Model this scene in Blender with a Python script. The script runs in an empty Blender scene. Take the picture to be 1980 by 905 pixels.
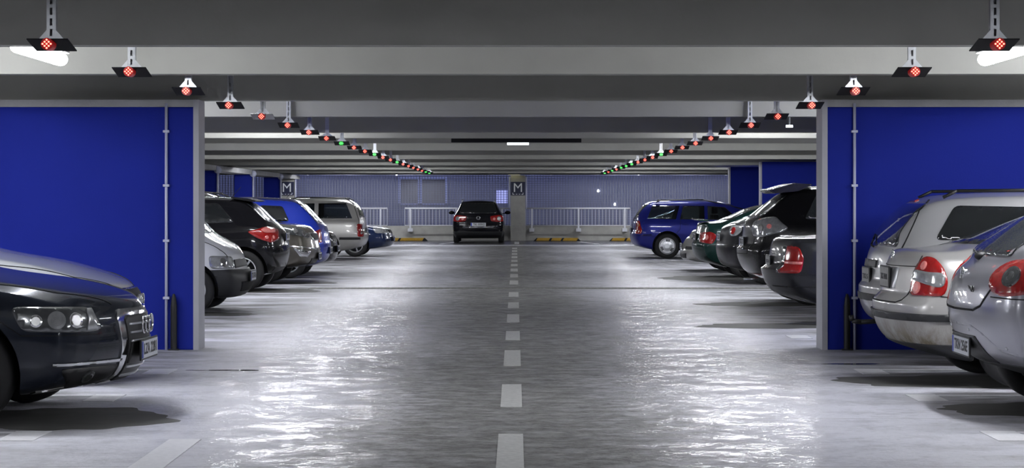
import bpy, bmesh, math, random
from mathutils import Vector, Matrix
from mathutils.bvhtree import BVHTree
random.seed(7)
sc = bpy.context.scene
COL = sc.collection
PI = math.pi
R = math.radians
# ---------------------------------------------------------------- camera, world, exposure
CAMH = 1.42
F = 4100.0
cd = bpy.data.cameras.new('camera'); cam = bpy.data.objects.new('camera', cd); COL.objects.link(cam)
cam.location = (0, 0, CAMH); cam.rotation_euler = (PI/2, 0, 0)
cd.sensor_width = 36; cd.lens = 36*F/1980
cd.shift_x = -7/1980; cd.shift_y = -61.5/1980
cd.clip_start = .1; cd.clip_end = 300
sc.camera = cam
w = bpy.data.worlds.new('world'); sc.world = w; w.use_nodes = True
w.node_tree.nodes['Background'].inputs[0].default_value = (.50, .56, .95, 1)
w.node_tree.nodes['Background'].inputs[1].default_value = 1.5
sc.view_settings.view_transform = 'Standard'; sc.view_settings.look = 'None'
sc.view_settings.gamma = 1; sc.view_settings.use_curve_mapping = False
EXPOSURE = 0.0
LAMP = 98.0
WAVE = .0055      # height of the film of water's ripples, m
sc.view_settings.exposure = EXPOSURE
sc.cycles.max_bounces = 8; sc.cycles.diffuse_bounces = 4; sc.cycles.glossy_bounces = 4
sc.cycles.transparent_max_bounces = 8; sc.cycles.transmission_bounces = 4
sc.cycles.sample_clamp_indirect = 6
sc.cycles.use_denoising = True

# ---------------------------------------------------------------- materials
def N(nt, t, **kw):
    n = nt.nodes.new(t)
    for k, v in kw.items(): setattr(n, k, v)
    return n
def ramp(nt, src, stops):
    r = N(nt, 'ShaderNodeValToRGB')
    el = r.color_ramp.elements
    while len(el) < len(stops): el.new(.5)
    for e, (p, c) in zip(el, stops):
        e.position = p; e.color = (c, c, c, 1) if not hasattr(c, '__len__') else (*c, 1)
    nt.links.new(src, r.inputs[0]); return r.outputs[0]
def mixc(nt, f, a, b, mode='MIX'):
    m = N(nt, 'ShaderNodeMix', data_type='RGBA', blend_type=mode)
    for s, v in ((m.inputs[0], f), (m.inputs[6], a), (m.inputs[7], b)):
        if isinstance(v, (int, float)): s.default_value = v
        elif hasattr(v, '__len__'): s.default_value = (*v, 1)
        else: nt.links.new(v, s)
    return m.outputs[2]
def noise(nt, scale, detail=4, rough=.5, sc3=(1, 1, 1), kind='ShaderNodeTexNoise'):
    tc = N(nt, 'ShaderNodeTexCoord'); mp = N(nt, 'ShaderNodeMapping'); mp.inputs['Scale'].default_value = sc3
    nt.links.new(tc.outputs['Object'], mp.inputs[0])
    n = N(nt, kind); nt.links.new(mp.outputs[0], n.inputs['Vector']); n.inputs['Scale'].default_value = scale
    if kind == 'ShaderNodeTexNoise':
        n.inputs['Detail'].default_value = detail; n.inputs['Roughness'].default_value = rough
    return n.outputs[0]
def mat(name, col, rough=.5, metal=0, coat=0, vary=.08, vscale=6, bump=0, bscale=60, spec=.5, emit=None, estr=0, alpha=1):
    m = bpy.data.materials.new(name); m.use_nodes = True; nt = m.node_tree; b = nt.nodes['Principled BSDF']
    b.inputs['Roughness'].default_value = rough; b.inputs['Metallic'].default_value = metal
    b.inputs['Coat Weight'].default_value = coat; b.inputs['Coat Roughness'].default_value = .04
    b.inputs['Specular IOR Level'].default_value = spec
    n = noise(nt, vscale)
    a = tuple(c*(1-vary) for c in col); c2 = tuple(min(1, c*(1+vary)) for c in col)
    nt.links.new(mixc(nt, n, a, c2), b.inputs['Base Color'])
    if bump:
        bn = N(nt, 'ShaderNodeBump'); bn.inputs['Strength'].default_value = bump; bn.inputs['Distance'].default_value = .01
        nt.links.new(noise(nt, bscale), bn.inputs['Height']); nt.links.new(bn.outputs[0], b.inputs['Normal'])
    if emit:
        b.inputs['Emission Color'].default_value = (*emit, 1); b.inputs['Emission Strength'].default_value = estr
    return m
def wetpaint(name, col, rough=.35, metal=.4, drops=.5):
    """car paint with rain beads"""
    m = mat(name, col, rough, metal, 1.0, .05, 3); nt = m.node_tree; b = nt.nodes['Principled BSDF']
    v = noise(nt, 70, kind='ShaderNodeTexVoronoi')
    h = ramp(nt, v, [(.0, 1.0), (.28, .6), (.36, 0.0)])
    bn = N(nt, 'ShaderNodeBump'); bn.inputs['Strength'].default_value = drops; bn.inputs['Distance'].default_value = .004
    nt.links.new(h, bn.inputs['Height']); nt.links.new(bn.outputs[0], b.inputs['Coat Normal']); nt.links.new(bn.outputs[0], b.inputs['Normal'])
    return m
M = {}
def glassmat(name, tint=.25, rough=.03, col=(.6, .65, .68)):
    m = bpy.data.materials.new(name); m.use_nodes = True; nt = m.node_tree
    nt.nodes.remove(nt.nodes['Principled BSDF']); out = nt.nodes['Material Output']
    tr = N(nt, 'ShaderNodeBsdfTransparent'); tr.inputs[0].default_value = (*[c*tint*2 for c in col], 1)
    gl = N(nt, 'ShaderNodeBsdfGlossy'); gl.inputs['Roughness'].default_value = rough
    gl.inputs[0].default_value = (.9, .9, .9, 1)
    fr = N(nt, 'ShaderNodeFresnel'); fr.inputs[0].default_value = 1.5
    mx = N(nt, 'ShaderNodeMixShader')
    n = noise(nt, 30); add = N(nt, 'ShaderNodeMath', operation='MULTIPLY_ADD'); add.inputs[1].default_value = .03
    nt.links.new(n, add.inputs[0]); nt.links.new(fr.outputs[0], add.inputs[2])
    nt.links.new(add.outputs[0], mx.inputs[0]); nt.links.new(tr.outputs[0], mx.inputs[1]); nt.links.new(gl.outputs[0], mx.inputs[2])
    nt.links.new(mx.outputs[0], out.inputs[0]); return m

M['concrete'] = mat('ceiling_concrete', (.34, .338, .312), .8, vary=.12, vscale=2.5, bump=.15, bscale=25)
M['edge_concrete'] = mat('lintel_concrete', (.42, .42, .43), .85, vary=.2, vscale=4, bump=.3, bscale=30)
M['raw_concrete'] = mat('raw_concrete', (.36, .355, .335), .85, vary=.3, vscale=3, bump=.3, bscale=20)
M['blue'] = mat('blue_wall_paint', (.010, .021, .27), .75, vary=.12, vscale=1.2, bump=.12, bscale=60, spec=.15)
M['trim'] = mat('grey_white_trim', (.42, .42, .46), .5, vary=.1, bump=.05)
M['pipe'] = mat('pale_pipe_paint', (.55, .57, .72), .4, vary=.05)
M['steel'] = mat('galvanised_steel', (.55, .57, .6), .32, metal=.9, vary=.15, vscale=30)
M['black'] = mat('black_plastic', (.010, .010, .011), .5, vary=.1)
M['panel'] = mat('black_panel', (.006, .006, .008), .75, vary=.1, spec=.2)
M['rubber'] = mat('tyre_rubber', (.012, .012, .013), .75, vary=.2, vscale=20)
M['liner'] = mat('dark_liner', (.006, .006, .007), .9, vary=.1)
M['led_red'] = mat('red_led', (.6, .02, .02), .4, emit=(1, .10, .07), estr=9)
M['led_red_glow'] = mat('red_led_lens', (.10, .002, .002), .4, emit=(1, .01, .01), estr=.12)
M['led_green'] = mat('green_led', (.02, .6, .05), .4, emit=(.08, 1, .12), estr=6)
M['led_green_glow'] = mat('green_led_lens', (.002, .12, .005), .4, emit=(.02, .8, .05), estr=.15)
M['tube'] = mat('lamp_tube', (.9, .9, .9), .4, emit=(.93, .95, 1.0), estr=LAMP)
M['housing'] = mat('lamp_housing', (.5, .5, .5), .5)
M['exit_white'] = mat('small_light_white', (.9, .9, .9), .4, emit=(.9, 1, 1), estr=2.2)
M['exit_yellow'] = mat('small_light_yellow', (.9, .9, .6), .4, emit=(1, .95, .45), estr=1.3)
M['yellow'] = mat('yellow_stripe_paint', (.62, .36, .03), .6, vary=.2, vscale=20)
M['navy'] = mat('navy_sign', (.018, .022, .06), .5)
M['white_sign'] = mat('white_sign_paint', (.85, .87, .92), .5, emit=None)
M['rail'] = mat('rail_paint', (.55, .56, .62), .4, vary=.05)
M['chrome'] = mat('chrome', (.75, .76, .78), .12, metal=1, vary=.03)
M['alloy'] = mat('alloy_rim', (.60, .61, .64), .3, metal=.7, vary=.05)
M['dark_glass'] = mat('dark_window_glass', (.012, .014, .016), .04, vary=.3, vscale=12, spec=.9, coat=1)
M['wet_glass'] = wetpaint('wet_window_glass', (.03, .035, .038), .05, 0, .35)
M['clear_glass'] = glassmat('tinted_see_through_glass', .38)
M['red_lens'] = mat('red_lamp_lens', (.30, .008, .008), .12, coat=1, vary=.35, vscale=40, emit=None)
M['pink_lens'] = mat('pale_red_lamp_lens', (.75, .22, .20), .15, coat=1, vary=.4, vscale=40)
M['clear_lens'] = mat('clear_lamp_lens', (.42, .43, .44), .12, metal=.55, coat=1, vary=.5, vscale=22)
M['amber_lens'] = mat('amber_lamp_lens', (.6, .22, .08), .15, coat=1, vary=.2, vscale=30)
M['lamp_bowl'] = mat('lamp_reflector', (.8, .8, .82), .12, metal=1, vary=.2, vscale=30)
M['smoke'] = mat('smoked_lamp_housing', (.08, .085, .09), .12, metal=.4, coat=1, vary=.5, vscale=15)
M['plate'] = mat('plate_white', (.62, .64, .68), .4, vary=.08, vscale=30)
M['dirty_plate'] = mat('plate_dirty', (.33, .33, .32), .6, vary=.3, vscale=25)
M['plate_blue'] = mat('plate_blue', (.03, .06, .4), .4)
M['ink'] = mat('black_ink', (.01, .01, .012), .5)
M['plastic'] = mat('grey_bumper_plastic', (.022, .023, .025), .5, vary=.15, spec=.4)
M['slate'] = mat('dark_grille', (.012, .012, .013), .45, vary=.2, vscale=50)

# floor
def floor_mat():
    m = bpy.data.materials.new('painted_garage_floor'); m.use_nodes = True; nt = m.node_tree; b = nt.nodes['Principled BSDF']; L = nt.links.new
    tc = N(nt, 'ShaderNodeTexCoord'); sx = N(nt, 'ShaderNodeSeparateXYZ'); L(tc.outputs['Object'], sx.inputs[0])
    # distance from the worn driving strip
    n1 = noise(nt, .5, 5, .6, (1, .35, 1)); n2 = noise(nt, 7, 6, .7, (.6, .9, 1)); n3 = noise(nt, 26, 6, .75, (.55, .9, 1)); n4 = noise(nt, 1.3, 4, .6, (1, .6, 1))
    def math_(op, a, b_=None, c=None, clamp=False):
        n = N(nt, 'ShaderNodeMath', operation=op); n.use_clamp = clamp
        for i, v in enumerate((a, b_, c)):
            if v is None: continue
            if isinstance(v, (int, float)): n.inputs[i].default_value = v
            else: L(v, n.inputs[i])
        return n.outputs[0]
    ax = math_('ABSOLUTE', math_('SUBTRACT', sx.outputs[0], -.02))
    ax = math_('ADD', ax, math_('MULTIPLY', math_('SUBTRACT', n1, .5), 1.6))
    ax = math_('ADD', ax, math_('MULTIPLY', math_('SUBTRACT', n2, .5), 1.9))
    ax = math_('ADD', ax, math_('MULTIPLY', math_('SUBTRACT', n3, .5), 1.2))
    mr = N(nt, 'ShaderNodeMapRange'); mr.interpolation_type = 'SMOOTHSTEP'
    L(ax, mr.inputs[0]); mr.inputs[1].default_value = .35; mr.inputs[2].default_value = 1.75; mr.inputs[3].default_value = 1; mr.inputs[4].default_value = 0
    worn = mr.outputs[0]
    clean = mixc(nt, ramp(nt, n4, [(.25, 0.), (.75, 1.)]), (.56, .56, .625), (.70, .70, .77))
    clean = mixc(nt, ramp(nt, n3, [(.30, .6), (.46, 0.)]), clean, (.30, .30, .33))
    brushed = mixc(nt, ramp(nt, n3, [(.38, 0.), (.62, 1.)]), (.075, .073, .066), (.27, .267, .25))
    brushed = mixc(nt, ramp(nt, n2, [(.46, .0), (.62, .7)]), brushed, (.42, .42, .43))
    col = mixc(nt, math_('MULTIPLY', worn, .93), clean, brushed)
    # oil / wet stains in the stalls and cracks
    side = N(nt, 'ShaderNodeMapRange'); side.interpolation_type = 'SMOOTHSTEP'
    L(math_('ABSOLUTE', sx.outputs[0]), side.inputs[0]); side.inputs[1].default_value = 2.3; side.inputs[2].default_value = 3.6; side.inputs[3].default_value = 0; side.inputs[4].default_value = 1
    st = ramp(nt, noise(nt, 1.1, 5, .6, (.8, 1.6, 1)), [(.42, 0.), (.56, 1.)])
    stain = math_('MULTIPLY', math_('MULTIPLY', side.outputs[0], st), .72)
    col = mixc(nt, stain, col, (.09, .088, .082))
    spk = math_('MULTIPLY', ramp(nt, noise(nt, 2.6, 6, .75, (.5, 2.2, 1)), [(.67, 0.), (.70, 1.)]), .8)
    col = mixc(nt, spk, col, (.07, .07, .07))
    # brushed joints every 2.6 m across the aisle
    fr = math_('ABSOLUTE', math_('SUBTRACT', math_('FRACT', math_('DIVIDE', sx.outputs[1], 2.53)), .5))
    jn = math_('LESS_THAN', fr, .004)
    col = mixc(nt, math_('MULTIPLY', jn, .45), col, (.12, .12, .12))
    L(col, b.inputs['Base Color'])
    # roughness: damp film with dry islands
    wet = ramp(nt, noise(nt, 9, 6, .7, (.6, .9, 1)), [(.36, .34), (.52, .48), (.70, .62)])
    L(math_('ADD', wet, math_('MULTIPLY', side.outputs[0], .22)), b.inputs['Roughness'])
    pud = ramp(nt, noise(nt, 3.2, 5, .75, (.8, .8, 1)), [(.47, .0), (.60, .34)])
    L(math_('MULTIPLY', math_('SUBTRACT', 1, math_('MULTIPLY', side.outputs[0], .85)), pud), b.inputs['Coat Weight'])
    b.inputs['Specular IOR Level'].default_value = .28
    b.inputs['Coat Roughness'].default_value = .045; b.inputs['Coat IOR'].default_value = 1.33
    bn = N(nt, 'ShaderNodeBump'); bn.inputs['Strength'].default_value = .8; bn.inputs['Distance'].default_value = .012
    L(noise(nt, 30, 4, .6, (.7, .8, 1)), bn.inputs['Height']); L(bn.outputs[0], b.inputs['Normal'])
    bw = N(nt, 'ShaderNodeBump'); bw.inputs['Strength'].default_value = 1.0; bw.inputs['Distance'].default_value = WAVE
    L(noise(nt, 13, 2.5, .5, (.75, 1.0, 1)), bw.inputs['Height']); L(bw.outputs[0], b.inputs['Coat Normal'])
    return m
M['floor'] = floor_mat()
M['line'] = mat('worn_white_line_paint', (.62, .62, .61), .45, vary=.35, vscale=25, bump=.2)
M['line_side'] = mat('white_stall_paint', (.80, .80, .84), .4, vary=.15, vscale=25, bump=.2)
M['wet_floor'] = mat('dark_wet_asphalt', (.09, .09, .10), .25, vary=.4, vscale=3, bump=.3, bscale=15)

# ---------------------------------------------------------------- mesh helpers
def link(name, bm, m, parent=None, smooth=False, kind=None):
    me = bpy.data.meshes.new(name); bm.normal_update(); bm.to_mesh(me); bm.free()
    for x in (m if isinstance(m, (list, tuple)) else [m]): me.materials.append(x)
    if smooth:
        for p in me.polygons: p.use_smooth = True
    o = bpy.data.objects.new(name, me); COL.objects.link(o)
    if parent: o.parent = parent
    if kind: o['kind'] = kind
    return o
def tag(o, label, cat, group=None):
    o['label'] = label; o['category'] = cat
    if group: o['group'] = group
    return o
def empty(name, loc=(0, 0, 0), rz=0):
    o = bpy.data.objects.new(name, None); COL.objects.link(o); o.location = loc; o.rotation_euler = (0, 0, rz)
    o.empty_display_size = .2; return o
def box(bm, x0, x1, y0, y1, z0, z1, mi=0):
    v = [bm.verts.new(p) for p in ((x0,y0,z0),(x1,y0,z0),(x1,y1,z0),(x0,y1,z0),(x0,y0,z1),(x1,y0,z1),(x1,y1,z1),(x0,y1,z1))]
    for q in ((3,2,1,0),(4,5,6,7),(0,1,5,4),(1,2,6,5),(2,3,7,6),(3,0,4,7)):
        f = bm.faces.new([v[i] for i in q]); f.material_index = mi
    return v
def B(*boxes, bevel=0):
    bm = bmesh.new()
    for b in boxes: box(bm, *b)
    if bevel: bmesh.ops.bevel(bm, geom=bm.edges[:], offset=bevel, segments=2, affect='EDGES', profile=.5)
    return bm
def tube(bm, a, b, r, n=10, r2=None):
    a = Vector(a); b = Vector(b); d = (b-a).normalized()
    u = d.orthogonal().normalized(); v = d.cross(u); r2 = r if r2 is None else r2
    ra = [bm.verts.new(a+(u*math.cos(t)+v*math.sin(t))*r) for t in [2*PI*i/n for i in range(n)]]
    rb = [bm.verts.new(b+(u*math.cos(t)+v*math.sin(t))*r2) for t in [2*PI*i/n for i in range(n)]]
    for i in range(n): bm.faces.new((ra[i], ra[(i+1)%n], rb[(i+1)%n], rb[i]))
    bm.faces.new(ra[::-1]); bm.faces.new(rb)
def T(a, b, r, n=10, r2=None):
    bm = bmesh.new(); tube(bm, a, b, r, n, r2); return bm
def prism(bm, pts, axis, lo, hi, mi=0):
    """closed polygon pts (2D) extruded along axis"""
    def P(p, t): return {'x': (t, p[0], p[1]), 'y': (p[0], t, p[1]), 'z': (p[0], p[1], t)}[axis]
    a = [bm.verts.new(P(p, lo)) for p in pts]; b = [bm.verts.new(P(p, hi)) for p in pts]; n = len(pts)
    fs = [bm.faces.new(a), bm.faces.new(b[::-1])] + [bm.faces.new((a[i], b[i], b[(i+1)%n], a[(i+1)%n])) for i in range(n)]
    for f in fs: f.material_index = mi
    bmesh.ops.recalc_face_normals(bm, faces=fs)
def text_mesh(s, size, depth, bold=0.0):
    c = bpy.data.curves.new('t', 'FONT'); c.body = s; c.size = size; c.extrude = depth; c.offset = bold
    c.align_x = 'CENTER'; c.align_y = 'CENTER'; c.resolution_u = 3
    o = bpy.data.objects.new('t', c); COL.objects.link(o)
    dg = bpy.context.evaluated_depsgraph_get(); me = bpy.data.meshes.new_from_object(o.evaluated_get(dg))
    bpy.data.objects.remove(o); bpy.data.curves.remove(c); return me
def text(name, s, size, depth, m, parent, matrix, bold=0.0, fit=None):
    me = text_mesh(s, size, depth, bold)
    if fit:
        xs = [v.co.x for v in me.vertices]; k = fit/(max(xs)-min(xs)); me.transform(Matrix.Diagonal((k, 1, 1, 1)))
    me.transform(matrix); me.materials.clear(); me.materials.append(m)
    o = bpy.data.objects.new(name, me); COL.objects.link(o); o.parent = parent; return o

# ---------------------------------------------------------------- the garage
link('floor', B((-14, 14, -14, 79.2, -.2, 0)), M['floor'], kind='structure')
CZ = 2.41
SLAB = 2.80
link('ceiling', B((-14, 14, -14, 79.6, SLAB, SLAB+.2)), M['concrete'], kind='structure')
RIB_B = [-7.9, .2, 8.27, 16.37, 24.5, 32.7, 40.5, 48.7, 56.7, 64.3, 72.0]
RIB_A = [-11.3, -3.2, 4.9, 13.35, 20.62, 30.1, 35.5, 44.5, 52.6, 60.4, 68.2, 76.3]
k = 1
for Y in sorted(RIB_B + RIB_A):
    bm = bmesh.new(); tw = .18
    prism(bm, [(Y, CZ), (Y+tw, CZ), (Y+tw+.06, SLAB+.02), (Y-.03, SLAB+.02)], 'x', -13.9, 13.9)
    o = link('trim_%d' % k, bm, M['concrete'], kind='structure'); k += 1
# outer shell of the hall
link('wall_left', B((-14.2, -14, -14, 79.6, 0, 3)), M['raw_concrete'], kind='structure')
link('wall_right', B((14, 14.2, -14, 79.6, 0, 3)), M['raw_concrete'], kind='structure')
link('wall_front', B((-14, 14, -14.2, -14, 0, 3)), M['raw_concrete'], kind='structure')
# longitudinal beams above the column lines
link('trim_%d' % k, B((-8.65, -8.05, 21.2, 79.2, 2.27, CZ+.0)), M['edge_concrete'], kind='structure'); k += 1
link('trim_%d' % k, B((8.2, 8.8, 21.2, 79.2, 2.27, CZ+.0)), M['edge_concrete'], kind='structure'); k += 1
# back parapet
PY = 78.75
link('wall_back', B((-14, 14, PY, PY+.3, 0, .54)), M['raw_concrete'], kind='structure')
# partitions either side of the aisle
PW = 20.42
for sgn, side in ((-1, 'left'), (1, 'right')):
    xa = 3.08 if sgn < 0 else 2.98
    t = empty('partition_wall', (sgn*xa, PW, 0))
    tag(t, 'blue painted partition wall with a pale pipe, on the %s of the aisle' % side, 'wall')
    def X(a, b): return (min(sgn*a, sgn*b), max(sgn*a, sgn*b))
    link('wall_panel', B((*X(.25, 10.5), .0, .30, 0, 2.335)), M['blue'], t)
    link('lintel', B((*X(.02, 10.5), -.02, .30, 2.337, 2.405)), M['edge_concrete'], t)
    bm = B((*X(.0, .262), -.03, .33, 0, 2.336), bevel=.012)
    link('end_pillar', bm, M['blue'], t)
    link('edge_strip', B((*X(-.035, .018), -.045, .345, 0, 2.405)), M['trim'], t)
    # pale pipe with clips
    px = sgn*.275
    p = link('pipe', T((px, -.055, .0), (px, -.055, 2.37), .014, 12), M['pipe'], t, True)
    for z in (.5, 1.05, 1.58, 2.1):
        link('pipe_clip', B((px-.03, px+.03, -.075, .0, z-.012, z+.012), bevel=.003), M['pipe'], p)
    # black guard post with a tapering top beside the pipe
    g = bmesh.new(); tube(g, (0, 0, 0), (0, 0, .42), .032, 16); tube(g, (0, 0, .42), (0, 0, .50), .032, 16, .022); tube(g, (0, 0, .50), (0, 0, .54), .022, 16, .010)
    o = link('guard_post', g, M['black'], None, False); o.location = (sgn*(xa+.20), PW-.075, 0)
    tag(o, 'short black post with a tapered top at the foot of the %s blue wall' % side, 'post')
    link('foot_plate', B((-.05, .05, -.035, .035, 0, .012)), M['black'], o)
# further partitions on the right
for i, (Y, lab) in enumerate(((52.0, 'nearer blue partition wall in the right rear, above the dark cars'), (59.6, 'farther blue partition wall in the right rear, above the blue wagon'))):
    t = empty('partition_wall', (6.0, Y, 0)); tag(t, lab, 'wall')
    link('wall_panel', B((.04, 7.9, 0, .3, 0, CZ)), M['blue'], t)
    link('edge_strip', B((0, .04, -.01, .31, 0, CZ)), M['trim'], t)
# blue square columns on the left
for i, (Y, lab) in enumerate(((57.4, 'blue square column on the left, nearest and beside the blue wall edge'), (65.1, 'blue square column in the left rear, middle of three'), (72.7, 'blue square column in the left rear, beside the M sign pillar'))):
    t = empty('column', (-8.33, Y, 0)); tag(t, lab, 'column')
    link('shaft', B((-.275, .275, -.275, .275, 0, 2.27), bevel=.01), M['blue'], t)
    link('pipe', T((.31, -.30, 0), (.31, -.30, 2.2), .03), M['pipe'], t, True)
    bm = bmesh.new(); tube(bm, (.31, -.36, 2.29), (.31, -.24, 2.29), .10, 16); tube(bm, (.25, -.30, 2.3), (.22, -.30, 2.43), .045, 10)
    link('pipe_elbow', bm, M['pipe'], t, True)
# grey pillars with M signs
for X0, lab, sl in ((.085, 'grey concrete pillar with an M sign, behind the centre of the aisle', 'navy sign with a white M on the central pillar'),
                    (-8.42, 'grey concrete pillar with an M sign, in the left rear beside a blue column', 'navy sign with a white M on the left rear pillar')):
    t = empty('pillar', (X0, 78.3, 0)); tag(t, lab, 'pillar')
    link('shaft', B((-.27, .27, -.22, .22, 0, CZ), bevel=.01), M['raw_concrete'], t)
    for s in (-1, 1):
        link('pipe', T((s*.31, -.2, 1.18), (s*.31, -.2, 2.36), .028), M['pipe'], t, True)
    s_ = link('level_sign', B((-.265, .265, -.015, .0, 0, .50), bevel=.003), M['navy']); s_.location = (X0, 78.06, 1.67)
    tag(s_, sl, 'sign')
    mt = Matrix.Translation((0, -.019, .27)) @ Matrix.Rotation(PI/2, 4, 'X')
    text('letter', 'M', .47, .003, M['white_sign'], s_, mt, 0)
    for bx in ((-.2, -.13, -.02, -.014, .03, .05), (.13, .2, -.02, -.014, .03, .05), (-.2, -.18, -.02, -.014, .05, .1), (.18, .2, -.02, -.014, .05, .1), (-.08, -.02, -.02, -.014, .035, .055), (.03, .09, -.02, -.014, .035, .055)): link('mark', B(bx), M['white_sign'], s_)
# outside: mesh screen and the facade beyond
M['facade'] = mat('facade_cladding', (.20, .21, .29), .7, vary=.25, vscale=.7, bump=.1)
M['frame_blue'] = mat('facade_window_frame', (.34, .37, .56), .5)
M['win_dark'] = mat('facade_window_glass', (.13, .13, .16), .3, vary=.3, vscale=2)
M['lit_window'] = mat('lit_window', (.5, .5, .8), .5, emit=(.42, .46, 1.0), estr=.62)
M['spark'] = mat('distant_lamp', (1, 1, 1), .5, emit=(.9, .95, 1), estr=3)
FY = 81.2
t = empty('neighbouring_building', (0, FY, 0)); tag(t, 'pale blue-grey building front seen through the mesh behind the railings', 'building')
link('facade', B((-16, 16, 0, .3, -1, 5)), M['facade'], t)
def fx(px): return (px-997)*FY/F
def fz(py): return CAMH-(py-391)*FY/F
for (a, b) in ((775, 808), (816, 861)):
    wf = link('window_frame', B((fx(a)-.09, fx(a), -.08, .0, fz(393), fz(347)+.1), (fx(b), fx(b)+.09, -.08, .0, fz(393), fz(347)+.1), (fx(a), fx(b), -.08, .0, fz(347), fz(347)+.1), (fx(a), fx(b), -.08, .0, fz(393)-.06, fz(393))), M['frame_blue'], t)
    link('pane', B((fx(a), fx(b), -.03, .0, fz(393), fz(347))), M['win_dark'], wf)
link('lit_panel', B((fx(960), fx(981), -.06, .0, fz(393), fz(368))), M['lit_window'], t)
for (px, py) in ((1157, 369), (1189, 395)):
    o = link('distant_light', T((0, 0, 0), (0, -.06, 0), .055, 12), M['spark']); o.location = (fx(px), FY-.005, fz(py))
    tag(o, 'tiny white lamp glinting through the mesh, %s' % ('the higher one' if py < 380 else 'the lower one near the blue wagon'), 'light')
bm = bmesh.new()
MY = PY+.42
x = -14.0
while x < 14: box(bm, x, x+.022, MY, MY+.03, .45, 2.50); x += .105
z = .5
while z < 2.5: box(bm, -14, 14, MY+.031, MY+.045, z, z+.016); z += .085
o = link('mesh_screen', bm, mat('mesh_wire', (.17, .175, .22), .9, spec=.1)); tag(o, 'fine grey wire mesh screen closing the back of the garage', 'mesh')
link('ground', B((-20, 20, 79.2, 90, -1.2, -1)), M['wet_floor'], kind='structure')
# white pipe along the top of the back wall
def hpipe(x0, x1, lab):
    o = link('ceiling_pipe', T((x0, 0, 0), (x1, 0, 0), .045, 10), M['pipe'], None, True); o.location = (0, 77.6, 2.46)
    for xx in (x0+.3, (x0+x1)/2, x1-.3): link('pipe_clamp', B((xx-.03, xx+.03, -.06, .06, -.06, .36)), M['steel'], o)
    tag(o, lab, 'pipe')
hpipe(-7.9, -.8, 'long white pipe running under the rear ceiling, left of the central pillar')
hpipe(-10.9, -8.9, 'short white pipe under the left rear ceiling, beyond the blue columns')
hpipe(1.0, 8.0, 'long white pipe running under the rear ceiling, right of the central pillar')
# railings
def railing(x0, x1, posts, lab):
    t = empty('railing', (x0, 78.45, 0)); tag(t, lab, 'railing'); L_ = x1-x0
    link('top_rail', T((0, 0, 1.19), (L_, 0, 1.19), .032, 10), M['rail'], t, True)
    link('bottom_rail', T((0, 0, .56), (L_, 0, .56), .018, 8), M['rail'], t, True)
    bars = []
    n = int(L_/.125)
    bm = bmesh.new()
    for i in range(n+1): tube(bm, (i*L_/n, 0, .56), (i*L_/n, 0, 1.19), .009, 6)
    link('balusters', bm, M['rail'], t)
    for p in posts:
        q = link('post', B((p-x0-.03, p-x0+.03, -.03, .03, .36, 1.19)), M['rail'], t)
        link('bracket', B((p-x0-.09, p-x0+.09, -.02, .30, .33, .45)), M['rail'], q)
railing(.38, 4.24, [.6, 2.33, 4.04], 'white metal railing right of the central pillar')
railing(-4.1, -.25, [-3.9, -2.2, -.5], 'white metal railing behind the black car in the aisle end')
railing(-10.5, -4.75, [-9.9, -7.6, -5.0], 'white metal railing in the left rear behind the silver wagon')
# wheel stops
def wheel_stop(x0, x1, segs, lab):
    t = empty('wheel_stop', ((x0+x1)/2, 77.2, 0)); tag(t, lab, 'wheel stop', None); h = (x1-x0)/2
    bm = bmesh.new(); prism(bm, [(-h, 0), (h, 0), (h-.12, .115), (-h+.12, .115)], 'y', -.08, .08)
    link('rubber_body', bm, M['rubber'], t)
    for a, b in segs:
        bm = bmesh.new(); prism(bm, [(a-.03, .02), (b-.03, .02), (b+.03, .118), (a+.03, .118)], 'y', -.083, .07); link('yellow_stripe', bm, M['yellow'], t)
wheel_stop(.64, 2.38, [(-.74, -.28), (-.2, .15), (.23, .74)], 'yellow and black wheel stop right of the central pillar')
wheel_stop(-4.75, -3.18, [(-.7, -.3), (-.22, .6)], 'yellow and black wheel stop left of the black car')
wheel_stop(3.4, 5.1, [(-.74, -.28), (-.2, .15), (.23, .74)], 'yellow and black wheel stop beside the blue wagon')
# long black bar and small lights under the ceiling
o = link('hanging_bar', B((-1.0, 1.02, -.06, .06, -.03, .03), bevel=.005), M['panel']); o.location = (0, 32.95, CZ-.032)
tag(o, 'long thin black bar fixed under a ceiling beam over the aisle', 'bar')
link('bracket', B((-.7, -.66, -.05, .05, .0301, .034), (.66, .70, -.05, .05, .0301, .034)), M['steel'], o)
def small_light(loc, w_, h_, m, lab, hang):
    t = empty('emergency_light', loc); tag(t, lab, 'light')
    link('housing', B((-w_/2-.01, w_/2+.01, -.03, .03, h_/2, h_/2+.02)), M['housing'], t)
    link('diffuser', B((-w_/2, w_/2, -.03, .03, -h_/2, h_/2), bevel=.005), m, t)
    link('stem', B((-.01, .01, -.01, .01, h_/2+.02, hang-loc[2])), M['housing'], t)
small_light((.04, 35.0, 2.385), .36, .04, M['exit_white'], 'small bright white light bar over the centre of the aisle', SLAB)
small_light((-.05, 77.9, 2.47), .44, .09, M['exit_yellow'], 'small yellowish light above the central pillar', SLAB)
t = empty('lamp_spot_disc', (3.46, 26.8, 2.385)); tag(t, 'small glowing disc put in for a strip lamp spot high on the right, beyond the blue wall', 'light')  # glowing disc put in for the bright spot of a strip lamp
link('diffuser', T((0, 0, -.02), (0, 0, .01), .045, 16), M['exit_white'], t); link('stem', T((0, 0, .01), (0, 0, SLAB-2.385), .01, 8), M['steel'], t)

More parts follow.
